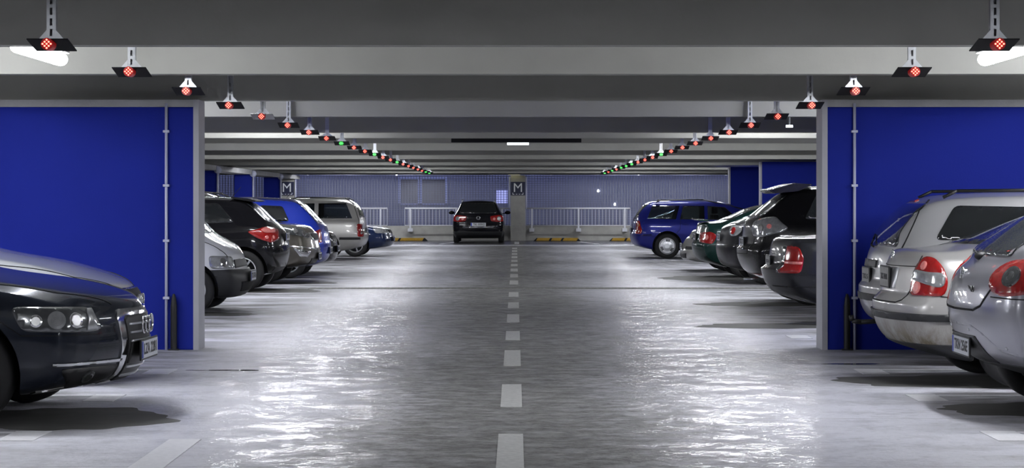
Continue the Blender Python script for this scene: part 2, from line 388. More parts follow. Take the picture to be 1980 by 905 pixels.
# ---------------------------------------------------------------- strip lamps: seen, inferred, and added for brightness
def lamp_proto():
    t = empty('strip_light')
    link('housing', B((-.05, .05, -.72, .72, .045, .085), bevel=.006), M['housing'], t)
    bm = bmesh.new(); n = 12; rings = []
    prof = [(-.70, .012), (-.685, .034), (-.64, .046), (.64, .046), (.685, .034), (.70, .012)]
    for y, r in prof: rings.append([bm.verts.new((r*1.15*math.cos(2*PI*i/n), y, r*math.sin(2*PI*i/n))) for i in range(n)])
    for a, b in zip(rings, rings[1:]):
        for i in range(n): bm.faces.new((a[i], a[(i+1) % n], b[(i+1) % n], b[i]))
    bm.faces.new(rings[0][::-1]); bm.faces.new(rings[-1]); bmesh.ops.recalc_face_normals(bm, faces=bm.faces)
    link('diffuser', bm, M['tube'], t, True)
    for y in (-.5, .5): link('hanger', T((0, y, .085), (0, y, SLAB-2.365), .006, 6), M['steel'], t)
    return t
def copy_tree(o, parent=None):
    c = o.copy(); COL.objects.link(c); c.parent = parent
    for ch in list(o.children): copy_tree(ch, c)
    return c
def added_hooded_proto():  # hood shaped to keep the added lamps' light off the ceiling
    t = empty('strip_light')
    bm = bmesh.new(); pr = [(-.24, -.02), (-.07, .085), (.07, .085), (.24, -.02), (.25, -.02), (.075, .10), (-.075, .10), (-.25, -.02)]
    prism(bm, pr, 'y', -.78, .78); link('added_light_hood', bm, M['housing'], t)
    link('diffuser', T((0, -.70, .03), (0, .70, .03), .035, 12), M['tube'], t, True)
    for y in (-.5, .5): link('hanger', T((0, y, .10), (0, y, SLAB-2.36), .006, 6), M['steel'], t)
    return t
LAMPS = []   # x, y, z of the tube, hooded, turned across
for s_ in (-1, 1):
    LAMPS += [(s_*5.35, 18.35, 2.36, 1, 0), (s_*4.4, 14.4, 2.44, 0, 1), (s_*6.0, 14.4, 2.44, 0, 1), (s_*3.6, 6.0, 2.34, 0, 0), (s_*6.2, 9.9, 2.34, 1, 0), (s_*6.2, 1.5, 2.36, 1, 0)]  # added out of frame to light walls and ceiling; unhooded lengthwise pair is inferred
    LAMPS += [(-3.22 if s_ < 0 else 3.32, 14.36, 2.43, 0, 0)]
    LAMPS += [(s_*3.75, y, 2.50, 0, 1) for y in (31.5, 36.9, 45.9, 54.0, 61.8, 69.6, 76.85)]  # hidden rows inferred from floor reflections; pair by the back wall added
    LAMPS += [(s_*4.2, 22.3, 2.44, 0, 1), (s_*5.8, 22.3, 2.44, 0, 1), (s_*7.5, 22.3, 2.44, 0, 1)]  # hidden behind the partitions; innermost pair inferred, outer pairs added to brighten the beam
    LAMPS += [(s_*6.9, y, 2.345, 0, 0) for y in (31.4, 37.6)] + [(s_*6.6, y, 2.47, 0, 1) for y in (45.05, 60.95, 76.85)]  # unseen lamps added to graze the beam faces and light the far end
protos_ = {}
for x, Y, z, hd, ac in LAMPS:
    if hd not in protos_: o = protos_[hd] = added_hooded_proto() if hd else lamp_proto()
    else: o = copy_tree(protos_[hd])
    o.location = (x, Y, z); o.rotation_euler.z = PI/2 if ac else 0; sd = 'left' if x < 0 else 'right'
    if Y == 14.36: tag(o, 'glowing white strip light at the top %s corner, beside a red indicator' % sd, 'light')
    elif hd: tag(o, 'added unseen hooded strip light over the %s foreground stalls' % sd, 'light', 'added hooded strip lights on the %s' % sd)
    else: tag(o, 'unseen white strip light between the ceiling beams over the %s parking row' % sd, 'light', 'strip lights over the %s parking row' % sd)

# ---------------------------------------------------------------- bay indicators
M['glint'] = mat('painted_glint_panel', (.35, .35, .36), .22, metal=.8, vary=.6, vscale=40)  # paler metallic copy of the black panel, standing in for lamp glare
def indicator(colour, length, panel):
    t = empty('bay_indicator')
    m1, m2 = (M['led_red'], M['led_red_glow']) if colour == 'r' else (M['led_green'], M['led_green_glow'])
    bm = bmesh.new(); prism(bm, [(-.125, .023), (-.125, .029), (.125, -.019), (.125, -.025)], 'x', -.115, .115)
    link('panel', bm, panel, t)
    u = link('lamp', T((0, -.04, -.002), (0, -.135, -.002), .034, 20), m2, t)
    dots = bmesh.new()
    for (i, j) in [(0, 2), (-1, 1), (1, 1), (-2, 0), (0, 0), (2, 0), (-1, -1), (1, -1), (0, -2)] if colour == 'r' else [(-1, 1), (1, 1), (-1, -1), (1, -1), (0, 0), (-2, 0), (2, 0)]:
        tube(dots, (i*.0115, -.135, -.002+j*.0115), (i*.0115, -.139, -.002+j*.0115), .0052, 8)
    link('diodes', dots, m1, u)
    # slotted channel with flared feet
    ch = B((-.026, -.020, -.02, .02, .0, length), (.020, .026, -.02, .02, .0, length), (-.026, .026, .016, .02, .0, length), (-.020, -.008, -.021, -.016, .0, length), (.008, .020, -.021, -.016, .0, length), *[(-.008, .008, -.021, -.016, z, z+.02) for z in (.03, .09, .15, .21, .27, .33) if z+.02 < length])
    c = link('channel', ch, M['steel'], t)
    for s in (-1, 1):
        bm = bmesh.new()
        prism(bm, [(s*.026, .02), (s*.078, .02), (s*.074, .03), (s*.026, .085)], 'y', -.022, -.014)
        prism(bm, [(s*.026, .018), (s*.080, .018), (s*.080, .026), (s*.026, .026)], 'y', -.03, .03)
        link('gusset', bm, M['steel'], c)
    return t
protos = {}
def ceil_at(Y):
    for r in RIB_A+RIB_B:
        if r-.0 <= Y <= r+.18: return CZ
    return SLAB
LED_Z = 2.305
left = 'rrrrrrrrgrrgrrgrrrrrggg'; right = 'rrrrrrrrrrrgrrrgggrgrg'
lefty = [88, 139, 175, 203, 226, 243, 256, 268, 276, 286, 293.5, 299, 305, 310, 315, 318.5, 322, 325, 328, 330.5, 332.5, 334]
for s, seq, K in ((-1, left, 2.955), (1, right, 3.05)):
    for i in range(22):
        Y = 11.96+2.495*i
        c = seq[i]
        Lp = ceil_at(Y)-LED_Z
        glint = s < 0 and i == 4
        key = (c, round(Lp, 2), glint)
        if key not in protos: o = protos[key] = indicator(c, Lp, M['glint'] if glint else M['panel'])
        else: o = copy_tree(protos[key])
        o.location = (s*K*(LED_Z-CAMH), Y, LED_Z)
        sd = 'left' if s < 0 else 'right'; cn = 'red' if c == 'r' else 'green'
        if i < 4:
            lab = ['nearest the camera in the %s row by the lamp', 'second from the camera in the %s row', 'third from the camera in the %s row', 'fourth from the camera in the %s row, just past the blue wall'][i] % sd
            tag(o, '%s bay indicator, %s' % (cn, lab), 'indicator light', 'bay indicators on the %s' % sd)
        elif i == 4 and s < 0:
            tag(o, 'bay indicator with red diodes and a lamp glint put into its panel colour, fifth in the left row', 'indicator light', 'bay indicators on the left')
        else:
            word = ['', '', '', '', 'fifth', 'sixth', 'seventh', 'eighth', 'ninth', 'tenth', 'eleventh', 'twelfth'][i] if i < 12 else None
            if word: tag(o, '%s bay indicator, %s from the camera in the %s row' % (cn, word, sd), 'indicator light', 'bay indicators on the %s' % sd)
            else: tag(o, 'small distant bay indicator with %s diodes at the far end of the %s row' % (cn, sd), 'indicator light', 'distant %s bay indicators on the %s' % (cn, sd))

# ---------------------------------------------------------------- floor markings, drain
def mark(name, x0, x1, y0, y1, m, lab, cat, grp=None, z=.004, skew=0):
    bm = bmesh.new(); a = [(x0, y0), (x1, y0), (x1+skew, y1), (x0+skew, y1)]
    prism(bm, a, 'z', -.002, z); o = link(name, bm, m)
    tag(o, lab, cat, grp); return o
dash = [(9.0, 10.0), (11.0, 12.97), (14.66, 16.5), (18.4, 20.3), (21.8, 23.3), (25.1, 26.8), (28.4, 30.0), (31.8, 33.4)]
y = 36.6
while y < 66: dash.append((y, y+1.75)); y += 3.45
names = ['', 'nearest the camera', 'second from the camera', 'third from the camera', 'fourth from the camera', 'fifth from the camera', 'sixth from the camera', 'just before the drain']
for i, (a, b) in enumerate(dash):
    if i == 0: continue
    lab = 'worn white dash of the centre line, %s' % names[i] if i < 8 else 'small worn white dash of the centre line beyond the drain'
    mark('lane_dash', -.105+(.0 if b > 25 else -.0), .045, a, b, M['line'], lab, 'road marking', 'centre line dashes' if i < 8 else 'centre line dashes beyond the drain')
mark('edge_stripe', -2.07, -1.88, 9.0, 12.68, M['line_side'], 'white painted stripe at the lower left edge of the aisle', 'road marking')
for sgn, sd in ((-1, 'left'), (1, 'right')):
    ys = [12.85, 15.35, 17.75]+([22.3] if sgn > 0 else [])
    for i, Y in enumerate(ys):
        t = empty('stall_marking', (sgn*2.98, Y, 0))
        lab = ('white stall line in front of the %s row, %s' % (sd, ['nearest the camera', 'beside the second parked car', 'nearest the blue wall', 'just beyond the blue wall', 'second beyond the blue wall', 'third beyond the blue wall'][i]))
        tag(t, lab, 'road marking', 'stall markings on the %s' % sd)
        link('end_tick', B((-.11, .11, -.25, .28, -.002, .004)), M['line_side'], t)
        link('stall_line', B((min(sgn*.1, sgn*4.8), max(sgn*.1, sgn*4.8), .16, .24, -.002, .004)), M['line_side'], t)
for x, lab in ((.02, 'behind the black car, by the central pillar'), (-2.55, 'left of the black car'), (2.75, 'in front of the right wheel stops')):
    mark('end_stall_marking', x-.06, x+.10, 72.0, 76.0, M['line_side'], 'short white stall line at the far end, %s' % lab, 'road marking', None, skew=(0 if abs(x) < 1 else (.5 if x < 0 else -.5)))
mark('ramp_edge', -7, 8, 69.5, 70.4, mat('pale_ramp_edge', (.7, .7, .76), .35), 'pale line across the aisle in front of the far stalls', 'road marking')
link('floor_far', B((-13, 13, 70.4, 78.7, -.001, .0015)), M['wet_floor'], kind='structure')
t = empty('drain_channel', (0, 34.9, 0)); tag(t, 'long slotted drain running across the aisle floor', 'drain')
link('channel_bed', B((-3.4, 4.3, -.2, .2, -.002, .005)), M['black'], t)
for n_, (y0, y1) in enumerate(((-.22, -.18), (.18, .26))): link('frame_edge', B((-3.4, 4.3, y0, y1, -.002, .008)), M['raw_concrete'], t)
bm = bmesh.new(); x = -3.4
while x < 4.3: box(bm, x, x+.035, -.18, .18, .0, .007); x += .11
link('grate', bm, mat('drain_grate', (.16, .16, .165), .6), t)
# dark matte patches under the cars, and thin puddles
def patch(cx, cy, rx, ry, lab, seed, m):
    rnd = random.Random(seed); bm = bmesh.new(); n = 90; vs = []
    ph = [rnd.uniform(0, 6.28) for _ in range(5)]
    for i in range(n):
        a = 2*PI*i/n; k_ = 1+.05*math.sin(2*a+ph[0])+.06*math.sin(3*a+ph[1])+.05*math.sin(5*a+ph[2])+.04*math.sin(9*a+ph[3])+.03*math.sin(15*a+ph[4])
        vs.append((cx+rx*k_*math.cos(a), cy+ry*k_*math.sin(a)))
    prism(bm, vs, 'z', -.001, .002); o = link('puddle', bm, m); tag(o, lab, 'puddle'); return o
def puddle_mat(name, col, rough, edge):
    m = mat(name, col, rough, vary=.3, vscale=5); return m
M['damp'] = mat('dark_floor_patch', (.115, .114, .112), .65, vary=.35, vscale=4, bump=.25, bscale=12, spec=.25)  # dark matte tone for the patches under the cars
M['puddle'] = mat('standing_water', (.02, .02, .022), .03, vary=.3, vscale=4, spec=.8)
patch(-3.0, 13.9, .72, .75, 'dark patch under the nose of the dark front-left car', 3, M['damp'])
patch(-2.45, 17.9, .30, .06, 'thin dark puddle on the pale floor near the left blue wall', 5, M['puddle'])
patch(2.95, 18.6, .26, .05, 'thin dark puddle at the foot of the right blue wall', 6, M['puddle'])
patch(3.55, 16.8, .95, .62, 'dark patch under the silver saloon on the right', 8, M['damp'])
patch(3.75, 14.5, .85, .5, 'dark patch under the silver hatchback on the right', 9, M['damp'])
patch(2.95, 24.3, .9, .5, 'dark patch beneath the dark grey saloon beyond the right wall', 10, M['damp'])
patch(-4.1, 26.9, .8, .5, 'dark patch beneath the white van beyond the left wall', 11, M['damp'])
patch(-4.1, 34.0, 1.0, .8, 'dark patch beneath the black hatchback on the left', 12, M['damp'])
patch(3.4, 29.5, .8, .7, 'dark patch beneath the black off-roader on the right', 13, M['damp'])
patch(-4.0, 37.2, .9, .6, 'dark patch beneath the bronze off-roader on the left', 14, M['damp'])
patch(3.6, 39.5, .9, 1.3, 'dark patch beneath the green saloon on the right', 15, M['damp'])

# ================================================================ cars
def lerp(a, b, t): return a+(b-a)*t
def interp(k, x):
    if x <= k[0][0]: return k[0][1]
    for (a, b), (c, d) in zip(k, k[1:]):
        if x <= c: return lerp(b, d, (x-a)/(c-a))
    return k[-1][1]
def sstep(a, b, x):
    t = max(0, min(1, (x-a)/(b-a))); return t*t*(3-2*t)
FR = [0, .07, .30, .50, .60, .82, .94, 1.0]
FY_ = [.84, .93, .985, 1, 1, .985, .96, .925]
class Car:
    def __init__(s, label, X, Y, rz, spec, paint, kind='car'):
        s.S = spec; s.L = spec['L']; s.W = spec['W']; s.paint = paint
        s.root = empty('car' if kind == 'car' else kind, (X, Y, .0045), rz); tag(s.root, label, kind)
        s.build()
    def sec(s, x0, L, W):
        """half section at station x0 -> list of 11 (x,y,z), indices 0..10"""
        S = s.S; D = .75
        ke = [(0, .92), (.12, .975), (.35, 1), (L-.5, 1), (L-.14, .96), (L, .88)]
        ww = W*interp(S.get('wk', ke), x0)
        def shift(x0, row, y):
            x = x0
            if x0 < D: x += (S['tail'][row-2]+S['ct']*(abs(y)/W)**2.6)*(1-x0/D)
            if L-x0 < D: x -= (S['nose'][row-2]+S['cn']*(abs(y)/W)**S.get('pn', 2.2))*(1-(L-x0)/D)
            return x
        pts = {}
        zb = interp(S['zb'], x0)
        for r in range(2, 10):
            y = ww*FY_[r-2]; x = shift(x0, r, y); zbelt = interp(S['belt'], x)
            if r > 7: y *= S.get('tumble', 1)
            z = zb+(zbelt-zb)*FR[r-2]; pts[r] = (x, y, z)
        x = shift(x0, 10, ww*.7); top = interp(S['top'], x); belt = interp(S['belt'], x); h = top-belt
        t = sstep(.06, .42, h)
        ry = lerp(.80*ww, S['yroof'], t); rz = top-lerp(.25*max(h, 0)+.004, .05, t)
        pts[10] = (x, ry, rz)
        xc = shift(x0, 10, 0); tc = interp(S['top'], xc)
        xh = shift(x0, 10, ry*.5); th = interp(S['top'], xh)
        pts[12] = (xc, 0, tc); pts[11] = (xh, ry*.5, th-.008)
        pts[0] = (shift(x0, 2, 0), 0, zb); pts[1] = (shift(x0, 2, pts[2][1]*.5), pts[2][1]*.5, zb)
        return pts
    def build(s):
        S = s.S; L, W = s.L, s.W
        xs = [0, .12, .35, .75, L-.75, L-.35, L-.14, L]
        for x, z in S['top']:
            if all(abs(x-q) > .10 for q in xs): xs.append(x)
        xs.sort()
        gaps = [((a+b)/2) for a, b in zip(xs, xs[1:]) if b-a > .75]; xs = sorted(xs+gaps)
        bm = bmesh.new(); loops = []; secs = []
        for x in xs:
            p = s.sec(x, L, W); secs.append(p)
            full = [p[0]]+[p[i] for i in range(1, 13)]+[(p[i][0], -p[i][1], p[i][2]) for i in range(11, 0, -1)]
            loops.append([bm.verts.new(q) for q in full])
        n = 24
        for a, b in zip(loops, loops[1:]):
            for i in range(n): bm.faces.new((a[i], b[i], b[(i+1) % n], a[(i+1) % n]))
        cl = bm.edges.layers.float.new('crease_edge')
        for a, b in zip(loops, loops[1:]):
            for i, c in ((9, .45), (10, .45), (15, .45), (14, .45), (2, .3), (22, .3)):
                e = bm.edges.get((a[i], b[i]));
                if e: e[cl] = c
        for end, lp, p in ((0, loops[0], secs[0]), (1, loops[-1], secs[-1])):
            ins = S['nose'] if end else S['tail']; cc = S['cn'] if end else S['ct']; pw = S.get('pn', 2.2) if end else 2.6
            x_end = L if end else 0
            rows = []
            for r in range(2, 11):
                Lv, Rv = lp[r], lp[(24-r) % 24]
                if r == 2: rows.append([Lv, lp[1], lp[0], lp[23], Rv]); continue
                if r == 10: rows.append([Lv, lp[11], lp[12], lp[13], Rv]); continue
                y = p[r][1]; mid = []
                for yy in (y*.5, 0, -y*.5):
                    d = ins[r-2]+cc*(abs(yy)/W)**pw
                    if r == 9: zz = p[r][2]+(interp(S['top'], x_end)-p[r][2])*.35*(1-abs(yy)/y*.6)
                    else: zz = p[r][2]
                    mid.append(bm.verts.new((x_end-d if end else d, yy, zz)))
                rows.append([Lv]+mid+[Rv])
            for ri, (a, b) in enumerate(zip(rows, rows[1:])):
                for i in range(4): bm.faces.new((a[i], a[i+1], b[i+1], b[i]))
            # soft crease along bumper ledge
            for rr in S.get('ledge', []) if not end else S.get('ledge_n', []):
                rw = rows[rr-2]
                for i in range(4):
                    e = bm.edges.get((rw[i], rw[i+1]))
                    if e: e[cl] = .6
        bmesh.ops.recalc_face_normals(bm, faces=bm.faces)
        me = bpy.data.meshes.new('body'); bm.to_mesh(me); bm.free()
        me.materials.append(s.paint); me.materials.append(M['liner'])
        o = bpy.data.objects.new('body', me); COL.objects.link(o)
        md = o.modifiers.new('s', 'SUBSURF'); md.levels = md.render_levels = S.get('sub', 2)
        dg = bpy.context.evaluated_depsgraph_get(); me2 = bpy.data.meshes.new_from_object(o.evaluated_get(dg))
        b2 = bmesh.new(); b2.from_mesh(me2); s.bvh = BVHTree.FromBMesh(b2); s.shell = b2.copy(); b2.free()
        o.modifiers.clear(); o.data = me2
        # wheel arches and see-through windows
        co = s.cutter(True)
        md = o.modifiers.new('b', 'BOOLEAN'); md.operation = 'DIFFERENCE'; md.object = co; md.solver = 'EXACT'
        dg = bpy.context.evaluated_depsgraph_get(); me3 = bpy.data.meshes.new_from_object(o.evaluated_get(dg))
        o.modifiers.clear(); bpy.data.objects.remove(co)
        ang = bmesh.new(); ang.from_mesh(me3)
        for f in ang.faces: f.smooth = True
        for e in ang.edges:
            if len(e.link_faces) == 2 and (e.link_faces[0].material_index != e.link_faces[1].material_index or e.calc_face_angle(0) > .7): e.smooth = False
        ang.to_mesh(me3); ang.free()
        o.data = me3; o.parent = s.root; s.body = o
        s.wheels()
    def cutter(s, windows):
        S = s.S; W = s.W; cut = bmesh.new(); r, xr, xf = S['r'], S['xr'], S['xf']
        for x in (xr, xf):
            for sg in (-1, 1): tube(cut, (x, sg*(W-.30), r+.01), (x, sg*(W+.25), r+.01), r+.055, 40)
        for poly in (S.get('cuts', []) if windows else []): prism(cut, poly, 'y', -W-.3, W+.3)
        for f in cut.faces: f.material_index = 1 if windows else 0
        bmesh.ops.recalc_face_normals(cut, faces=cut.faces)
        cm = bpy.data.meshes.new('cut'); cut.to_mesh(cm); cut.free(); cm.materials.append(s.paint); cm.materials.append(M['liner'])
        co = bpy.data.objects.new('cut', cm); COL.objects.link(co); return co
    def hit(s, p, d):
        d = Vector(d).normalized(); p = Vector(p)
        h = s.bvh.ray_cast(p+d*4, -d)
        if h[0] is None or (h[0]-p).length > 1.2:
            q = s.bvh.find_nearest(p); return q[0], q[1]
        return h[0], h[1]
    def decal(s, name, pts, d, m, off=.006, res=.06, parent=None, rnd=0, both=False, quads=None, inner=.012, label=None, rad=.05):
        if both:
            a = s.decal(name, pts, d, m, off, res, parent, rnd, False, quads, inner, label, rad)
            f = lambda q: (q[0], -q[1], q[2])
            s.decal(name, [f(q) for q in pts], f(d), m, off, res, parent, rnd, False, quads, inner, label, rad); return a
        d = Vector(d).normalized(); u = (Vector((0, 0, 1)) if abs(d.z) < .9 else Vector((1, 0, 0))).cross(d).normalized(); v = d.cross(u)
        P2 = [(Vector(p).dot(u), Vector(p).dot(v)) for p in pts]; c0 = sum((Vector(p) for p in pts), Vector())/len(pts); cd_ = c0.dot(d)
        if rnd == 1:
            q = []; n = len(P2)
            for i in range(n):
                a, b, e = Vector(P2[i-1]), Vector(P2[i]), Vector(P2[(i+1) % n]); la, le = (a-b).length, (e-b).length; rr = min(rad, .42*la, .42*le)
                p, t_ = b+(a-b)*rr/la, b+(e-b)*rr/le
                for k_ in (0, .33, .67, 1): q.append(tuple(p*(1-k_)**2+b*2*k_*(1-k_)+t_*k_*k_))
            P2 = q; rnd = 0
        for _ in range(rnd):
            q = []; n = len(P2)
            for i in range(n):
                a, b = P2[i], P2[(i+1) % n]
                q += [(a[0]*.75+b[0]*.25, a[1]*.75+b[1]*.25), (a[0]*.25+b[0]*.75, a[1]*.25+b[1]*.75)]
            P2 = q
        bm = bmesh.new(); vs = [bm.verts.new((a, b, 0)) for a, b in P2]
        if quads: [bm.faces.new([vs[i] for i in f]) for f in quads]
        else: bm.faces.new(vs)
        bmesh.ops.triangulate(bm, faces=bm.faces[:])
        for _ in range(5):
            es = [e for e in bm.edges if e.calc_length() > res]
            if not es: break
            bmesh.ops.subdivide_edges(bm, edges=es, cuts=1)
            bmesh.ops.triangulate(bm, faces=bm.faces[:])
        outer, inn = {}, {}
        nb = bmesh.new(); bm.verts.ensure_lookup_table()
        for vv in bm.verts:
            p = u*vv.co.x+v*vv.co.y+d*cd_; h, nn = s.hit(p, d)
            if nn.dot(d) < 0: nn = d
            outer[vv.index] = nb.verts.new(h+nn*off); inn[vv.index] = nb.verts.new(h-nn*inner)
        bm.verts.index_update()
        for f in bm.faces:
            idx = [x.index for x in f.verts]
            nb.faces.new([outer[i] for i in idx]).smooth = True; nb.faces.new([inn[i] for i in idx[::-1]])
        for e in bm.edges:
            if len(e.link_faces) == 1:
                a, b = e.verts[0].index, e.verts[1].index; nb.faces.new((outer[a], outer[b], inn[b], inn[a]))
        bm.free(); bmesh.ops.recalc_face_normals(nb, faces=nb.faces)
        me = bpy.data.meshes.new(name); nb.to_mesh(me); nb.free(); me.materials.append(m)
        o = bpy.data.objects.new(name, me); COL.objects.link(o); o.parent = parent or s.root
        if label: o['label'] = label
        return o
    def seam(s, name, line, d, wd=.008, m=None, off=.002, both=False, parent=None):
        dv = Vector(d).normalized(); pts = []; quads = []
        for a, b in zip(line, line[1:]):
            a = Vector(a); b = Vector(b); t = (b-a); t -= dv*t.dot(dv); nrm = dv.cross(t.normalized())*wd*.5; k = len(pts)
            e = t.normalized()*wd*.3
            pts += [a+nrm-e, a-nrm-e, b-nrm+e, b+nrm+e]; quads.append((k, k+1, k+2, k+3))
        return s.decal(name, [tuple(p) for p in pts], d, m or M['liner'], off+.002, .05, parent or s.body, 0, both, quads, .006)
    def wheels(s):
        S = s.S; r = S['r']; W = s.W-.025; st = S.get('rim', ('spoke', 5)); first = None
        for x in (S['xr'], S['xf']):
            for sg in (-1, 1):
                # tyre
                bm = bmesh.new(); n = 48; rr = r*.66
                prof = [(rr, -.19), (r*.93, -.195), (r, -.17), (r, -.03), (r*.95, -.004), (rr+.01, .0), (rr, -.012)]
                rings = [[bm.verts.new((x+q*math.sin(2*PI*i/n), sg*(W+y), r+q*math.cos(2*PI*i/n))) for i in range(n)] for q, y in prof]
                for a, b in zip(rings, rings[1:]+rings[:1]):
                    for i in range(n): bm.faces.new((a[i], a[(i+1) % n], b[(i+1) % n], b[i]))
                bmesh.ops.recalc_face_normals(bm, faces=bm.faces)
                wb = bmesh.new(); kind, k = st
                # rim: lip, dish, spokes
                prof = [(rr, -.185), (rr, -.012), (rr*.93, -.008), (rr*.90, -.03), (rr*.88, -.17)]
                rings = [[wb.verts.new((x+q*math.sin(2*PI*i/n), sg*(W+y), r+q*math.cos(2*PI*i/n))) for i in range(n)] for q, y in prof]
                for a, b in zip(rings, rings[1:]+rings[:1]):
                    for i in range(n): wb.faces.new((a[i], a[(i+1) % n], b[(i+1) % n], b[i]))
                if kind == 'spoke':
                    for j in range(k):
                        a = 2*PI*j/k+.3
                        def P(q, da, y): return (x+q*math.sin(a+da), sg*(W+y), r+q*math.cos(a+da))
                        wi, wo = .9/k, .55/k
                        f = [wb.verts.new(P(*t)) for t in ((rr*.15, -wi*1.8, -.03), (rr*.9, -wo, -.02), (rr*.9, wo, -.02), (rr*.15, wi*1.8, -.03))]
                        g = [wb.verts.new(P(*t)) for t in ((rr*.15, -wi*1.8, -.07), (rr*.9, -wo, -.06), (rr*.9, wo, -.06), (rr*.15, wi*1.8, -.07))]
                        wb.faces.new(f); wb.faces.new(g[::-1])
                        for i in range(4): wb.faces.new((f[i], g[i], g[(i+1) % 4], f[(i+1) % 4]))
                    tube(wb, (x, sg*(W-.08), r), (x, sg*(W-.022), r), rr*.22, 20)
                else:
                    tube(wb, (x, sg*(W-.06), r), (x, sg*(W-.02), r), rr*.9, 40, rr*.86); tube(wb, (x, sg*(W-.02), r), (x, sg*(W-.008), r), rr*.60, 40, rr*.3)
                bmesh.ops.recalc_face_normals(wb, faces=wb.faces)
                wo_ = link('wheel', wb, M['alloy'], s.root)
                link('tyre', bm, M['rubber'], wo_, True)
                if kind != 'spoke':
                    bm = bmesh.new()
                    for grp in range(3):
                        for j in (-1, 0, 1):
                            a = 2*PI*grp/3+j*.24+.1-1.2*0
                            c = Vector((x+rr*.70*math.sin(a), sg*(W-.013), r+rr*.70*math.cos(a)))
                            rd = Vector((math.sin(a), 0, math.cos(a))); tg = Vector((math.cos(a), 0, -math.sin(a))); yy = Vector((0, sg*.004, 0))
                            q = [c+rd*rr*.13+tg*.011, c+rd*rr*.13-tg*.011, c-rd*rr*.13-tg*.011, c-rd*rr*.13+tg*.011]
                            f = [bm.verts.new(p+yy) for p in q]; g = [bm.verts.new(p-yy*3) for p in q]
                            bm.faces.new(f); bm.faces.new(g[::-1])
                            for i in range(4): bm.faces.new((f[i], g[i], g[(i+1) % 4], f[(i+1) % 4]))
                    link('slots', bm, M['liner'], wo_)
                else:
                    link('brake_drum', T((x, sg*(W-.17), r), (x, sg*(W-.12), r), rr*.86, 24), M['liner'], wo_)
    def plate(s, end, z, txt, x=None, dirty=False, tilt=0, sz=(.52, .114), name='number_plate', y=0, proud=.012):
        d = (1, 0, 0) if end == 'front' else (-1, 0, 0)
        if x is None: x = s.hit((s.L if end == 'front' else 0, y, z), d)[0].x
        sg = 1 if end == 'front' else -1; w_, h_ = sz
        t = R(tilt)
        base = Matrix.Translation((x+sg*proud, y, z)) @ Matrix.Rotation(-t*sg*1.0, 4, 'Y')
        bm = B((-.006, .006, -w_/2-.012, w_/2+.012, -h_/2-.012, h_/2+.012), bevel=.003); bm.transform(base)
        fr = link('plate_holder', bm, M['black'], s.root)
        bm = B((.004 if sg > 0 else -.009, .009 if sg > 0 else -.004, -w_/2, w_/2, -h_/2, h_/2)); bm.transform(base)
        p = link(name, bm, M['dirty_plate'] if dirty else M['plate'], fr)
        if w_ > .4:
            yb = (-w_/2, -w_/2+.045) if sg > 0 else (w_/2-.045, w_/2)
            bm = B((.004 if sg > 0 else -.0105, .0105 if sg > 0 else -.004, *yb, -h_/2+.002, h_/2-.002)); bm.transform(base)
            link('country_band', bm, M['plate_blue'], fr)
        rot = Matrix(((0, 0, sg, 0), (sg, 0, 0, 0), (0, 1, 0, 0), (0, 0, 0, 1)))
        mt = base @ Matrix.Translation((sg*.0095, sg*.02 if w_ > .4 else 0, 0)) @ rot
        text('lettering', txt, h_*.86 if w_ > .4 else h_*.4, .0012, M['ink'], fr, mt, .0025, fit=w_*.80)
        return fr
    def ring(s, name, c, r, t, m, d, parent=None, sq=1):
        """flat ring (torus) facing +-x"""
        bm = bmesh.new(); n = 28; k = 8
        rs = []
        for i in range(n):
            a = 2*PI*i/n; rs.append([bm.verts.new((c[0]+t*math.sin(2*PI*j/k)*d, c[1]+(r+t*math.cos(2*PI*j/k))*math.cos(a), c[2]+(r+t*math.cos(2*PI*j/k))*math.sin(a)*sq)) for j in range(k)])
        for i in range(n):
            for j in range(k): bm.faces.new((rs[i][j], rs[i][(j+1) % k], rs[(i+1) % n][(j+1) % k], rs[(i+1) % n][j]))
        bmesh.ops.recalc_face_normals(bm, faces=bm.faces)
        return link(name, bm, m, parent or s.root, True)
    def blob(s, name, c, size, m, parent=None, rot=0, seg=16):
        bm = bmesh.new(); bmesh.ops.create_uvsphere(bm, u_segments=seg, v_segments=seg//2, radius=1)
        bm.transform(Matrix.Translation(c) @ Matrix.Rotation(rot, 4, 'Z') @ Matrix.Diagonal((*size, 1)))
        return link(name, bm, m, parent or s.root, True)
    def bar(s, name, pts, r, m, parent=None):
        bm = bmesh.new()
        for a, b in zip(pts, pts[1:]): tube(bm, a, b, r, 8)
        return link(name, bm, m, parent or s.root, True)
    def mirrors(s, x, z, m=None):
        for sg in (-1, 1):
            a = s.blob('wing_mirror', (x, sg*(s.W+.10), z), (.075, .11, .065), m or s.paint)
            h, nn = s.hit((x+.05, sg*s.W, z-.04), (0, sg, 0))
            s.bar('mirror_arm', [h, (x, sg*(s.W+.06), z-.02)], .018, M['black'], a)
    def split(s, name, planes, m, off=.010, parent=None, label=None):
        """piece of the shell cut by planes (point, normal: the side kept is where normal points), lifted off by off"""
        b = s.shell.copy()
        for co, no in planes:
            bmesh.ops.bisect_plane(b, geom=b.verts[:]+b.edges[:]+b.faces[:], plane_co=co, plane_no=no, clear_inner=True, clear_outer=False)
        b.normal_update()
        orig = b.faces[:]
        vm = {v: (v.co+v.normal*off, v.co-v.normal*.012) for v in b.verts}
        nb = bmesh.new(); o_ = {}; i_ = {}
        for v, (p, q) in vm.items(): o_[v] = nb.verts.new(p); i_[v] = nb.verts.new(q)
        for f in b.faces:
            nb.faces.new([o_[v] for v in f.verts]).smooth = True; nb.faces.new([i_[v] for v in reversed(f.verts)])
        for e in b.edges:
            if len(e.link_faces) == 1:
                a, c = e.verts; nb.faces.new((o_[a], o_[c], i_[c], i_[a]))
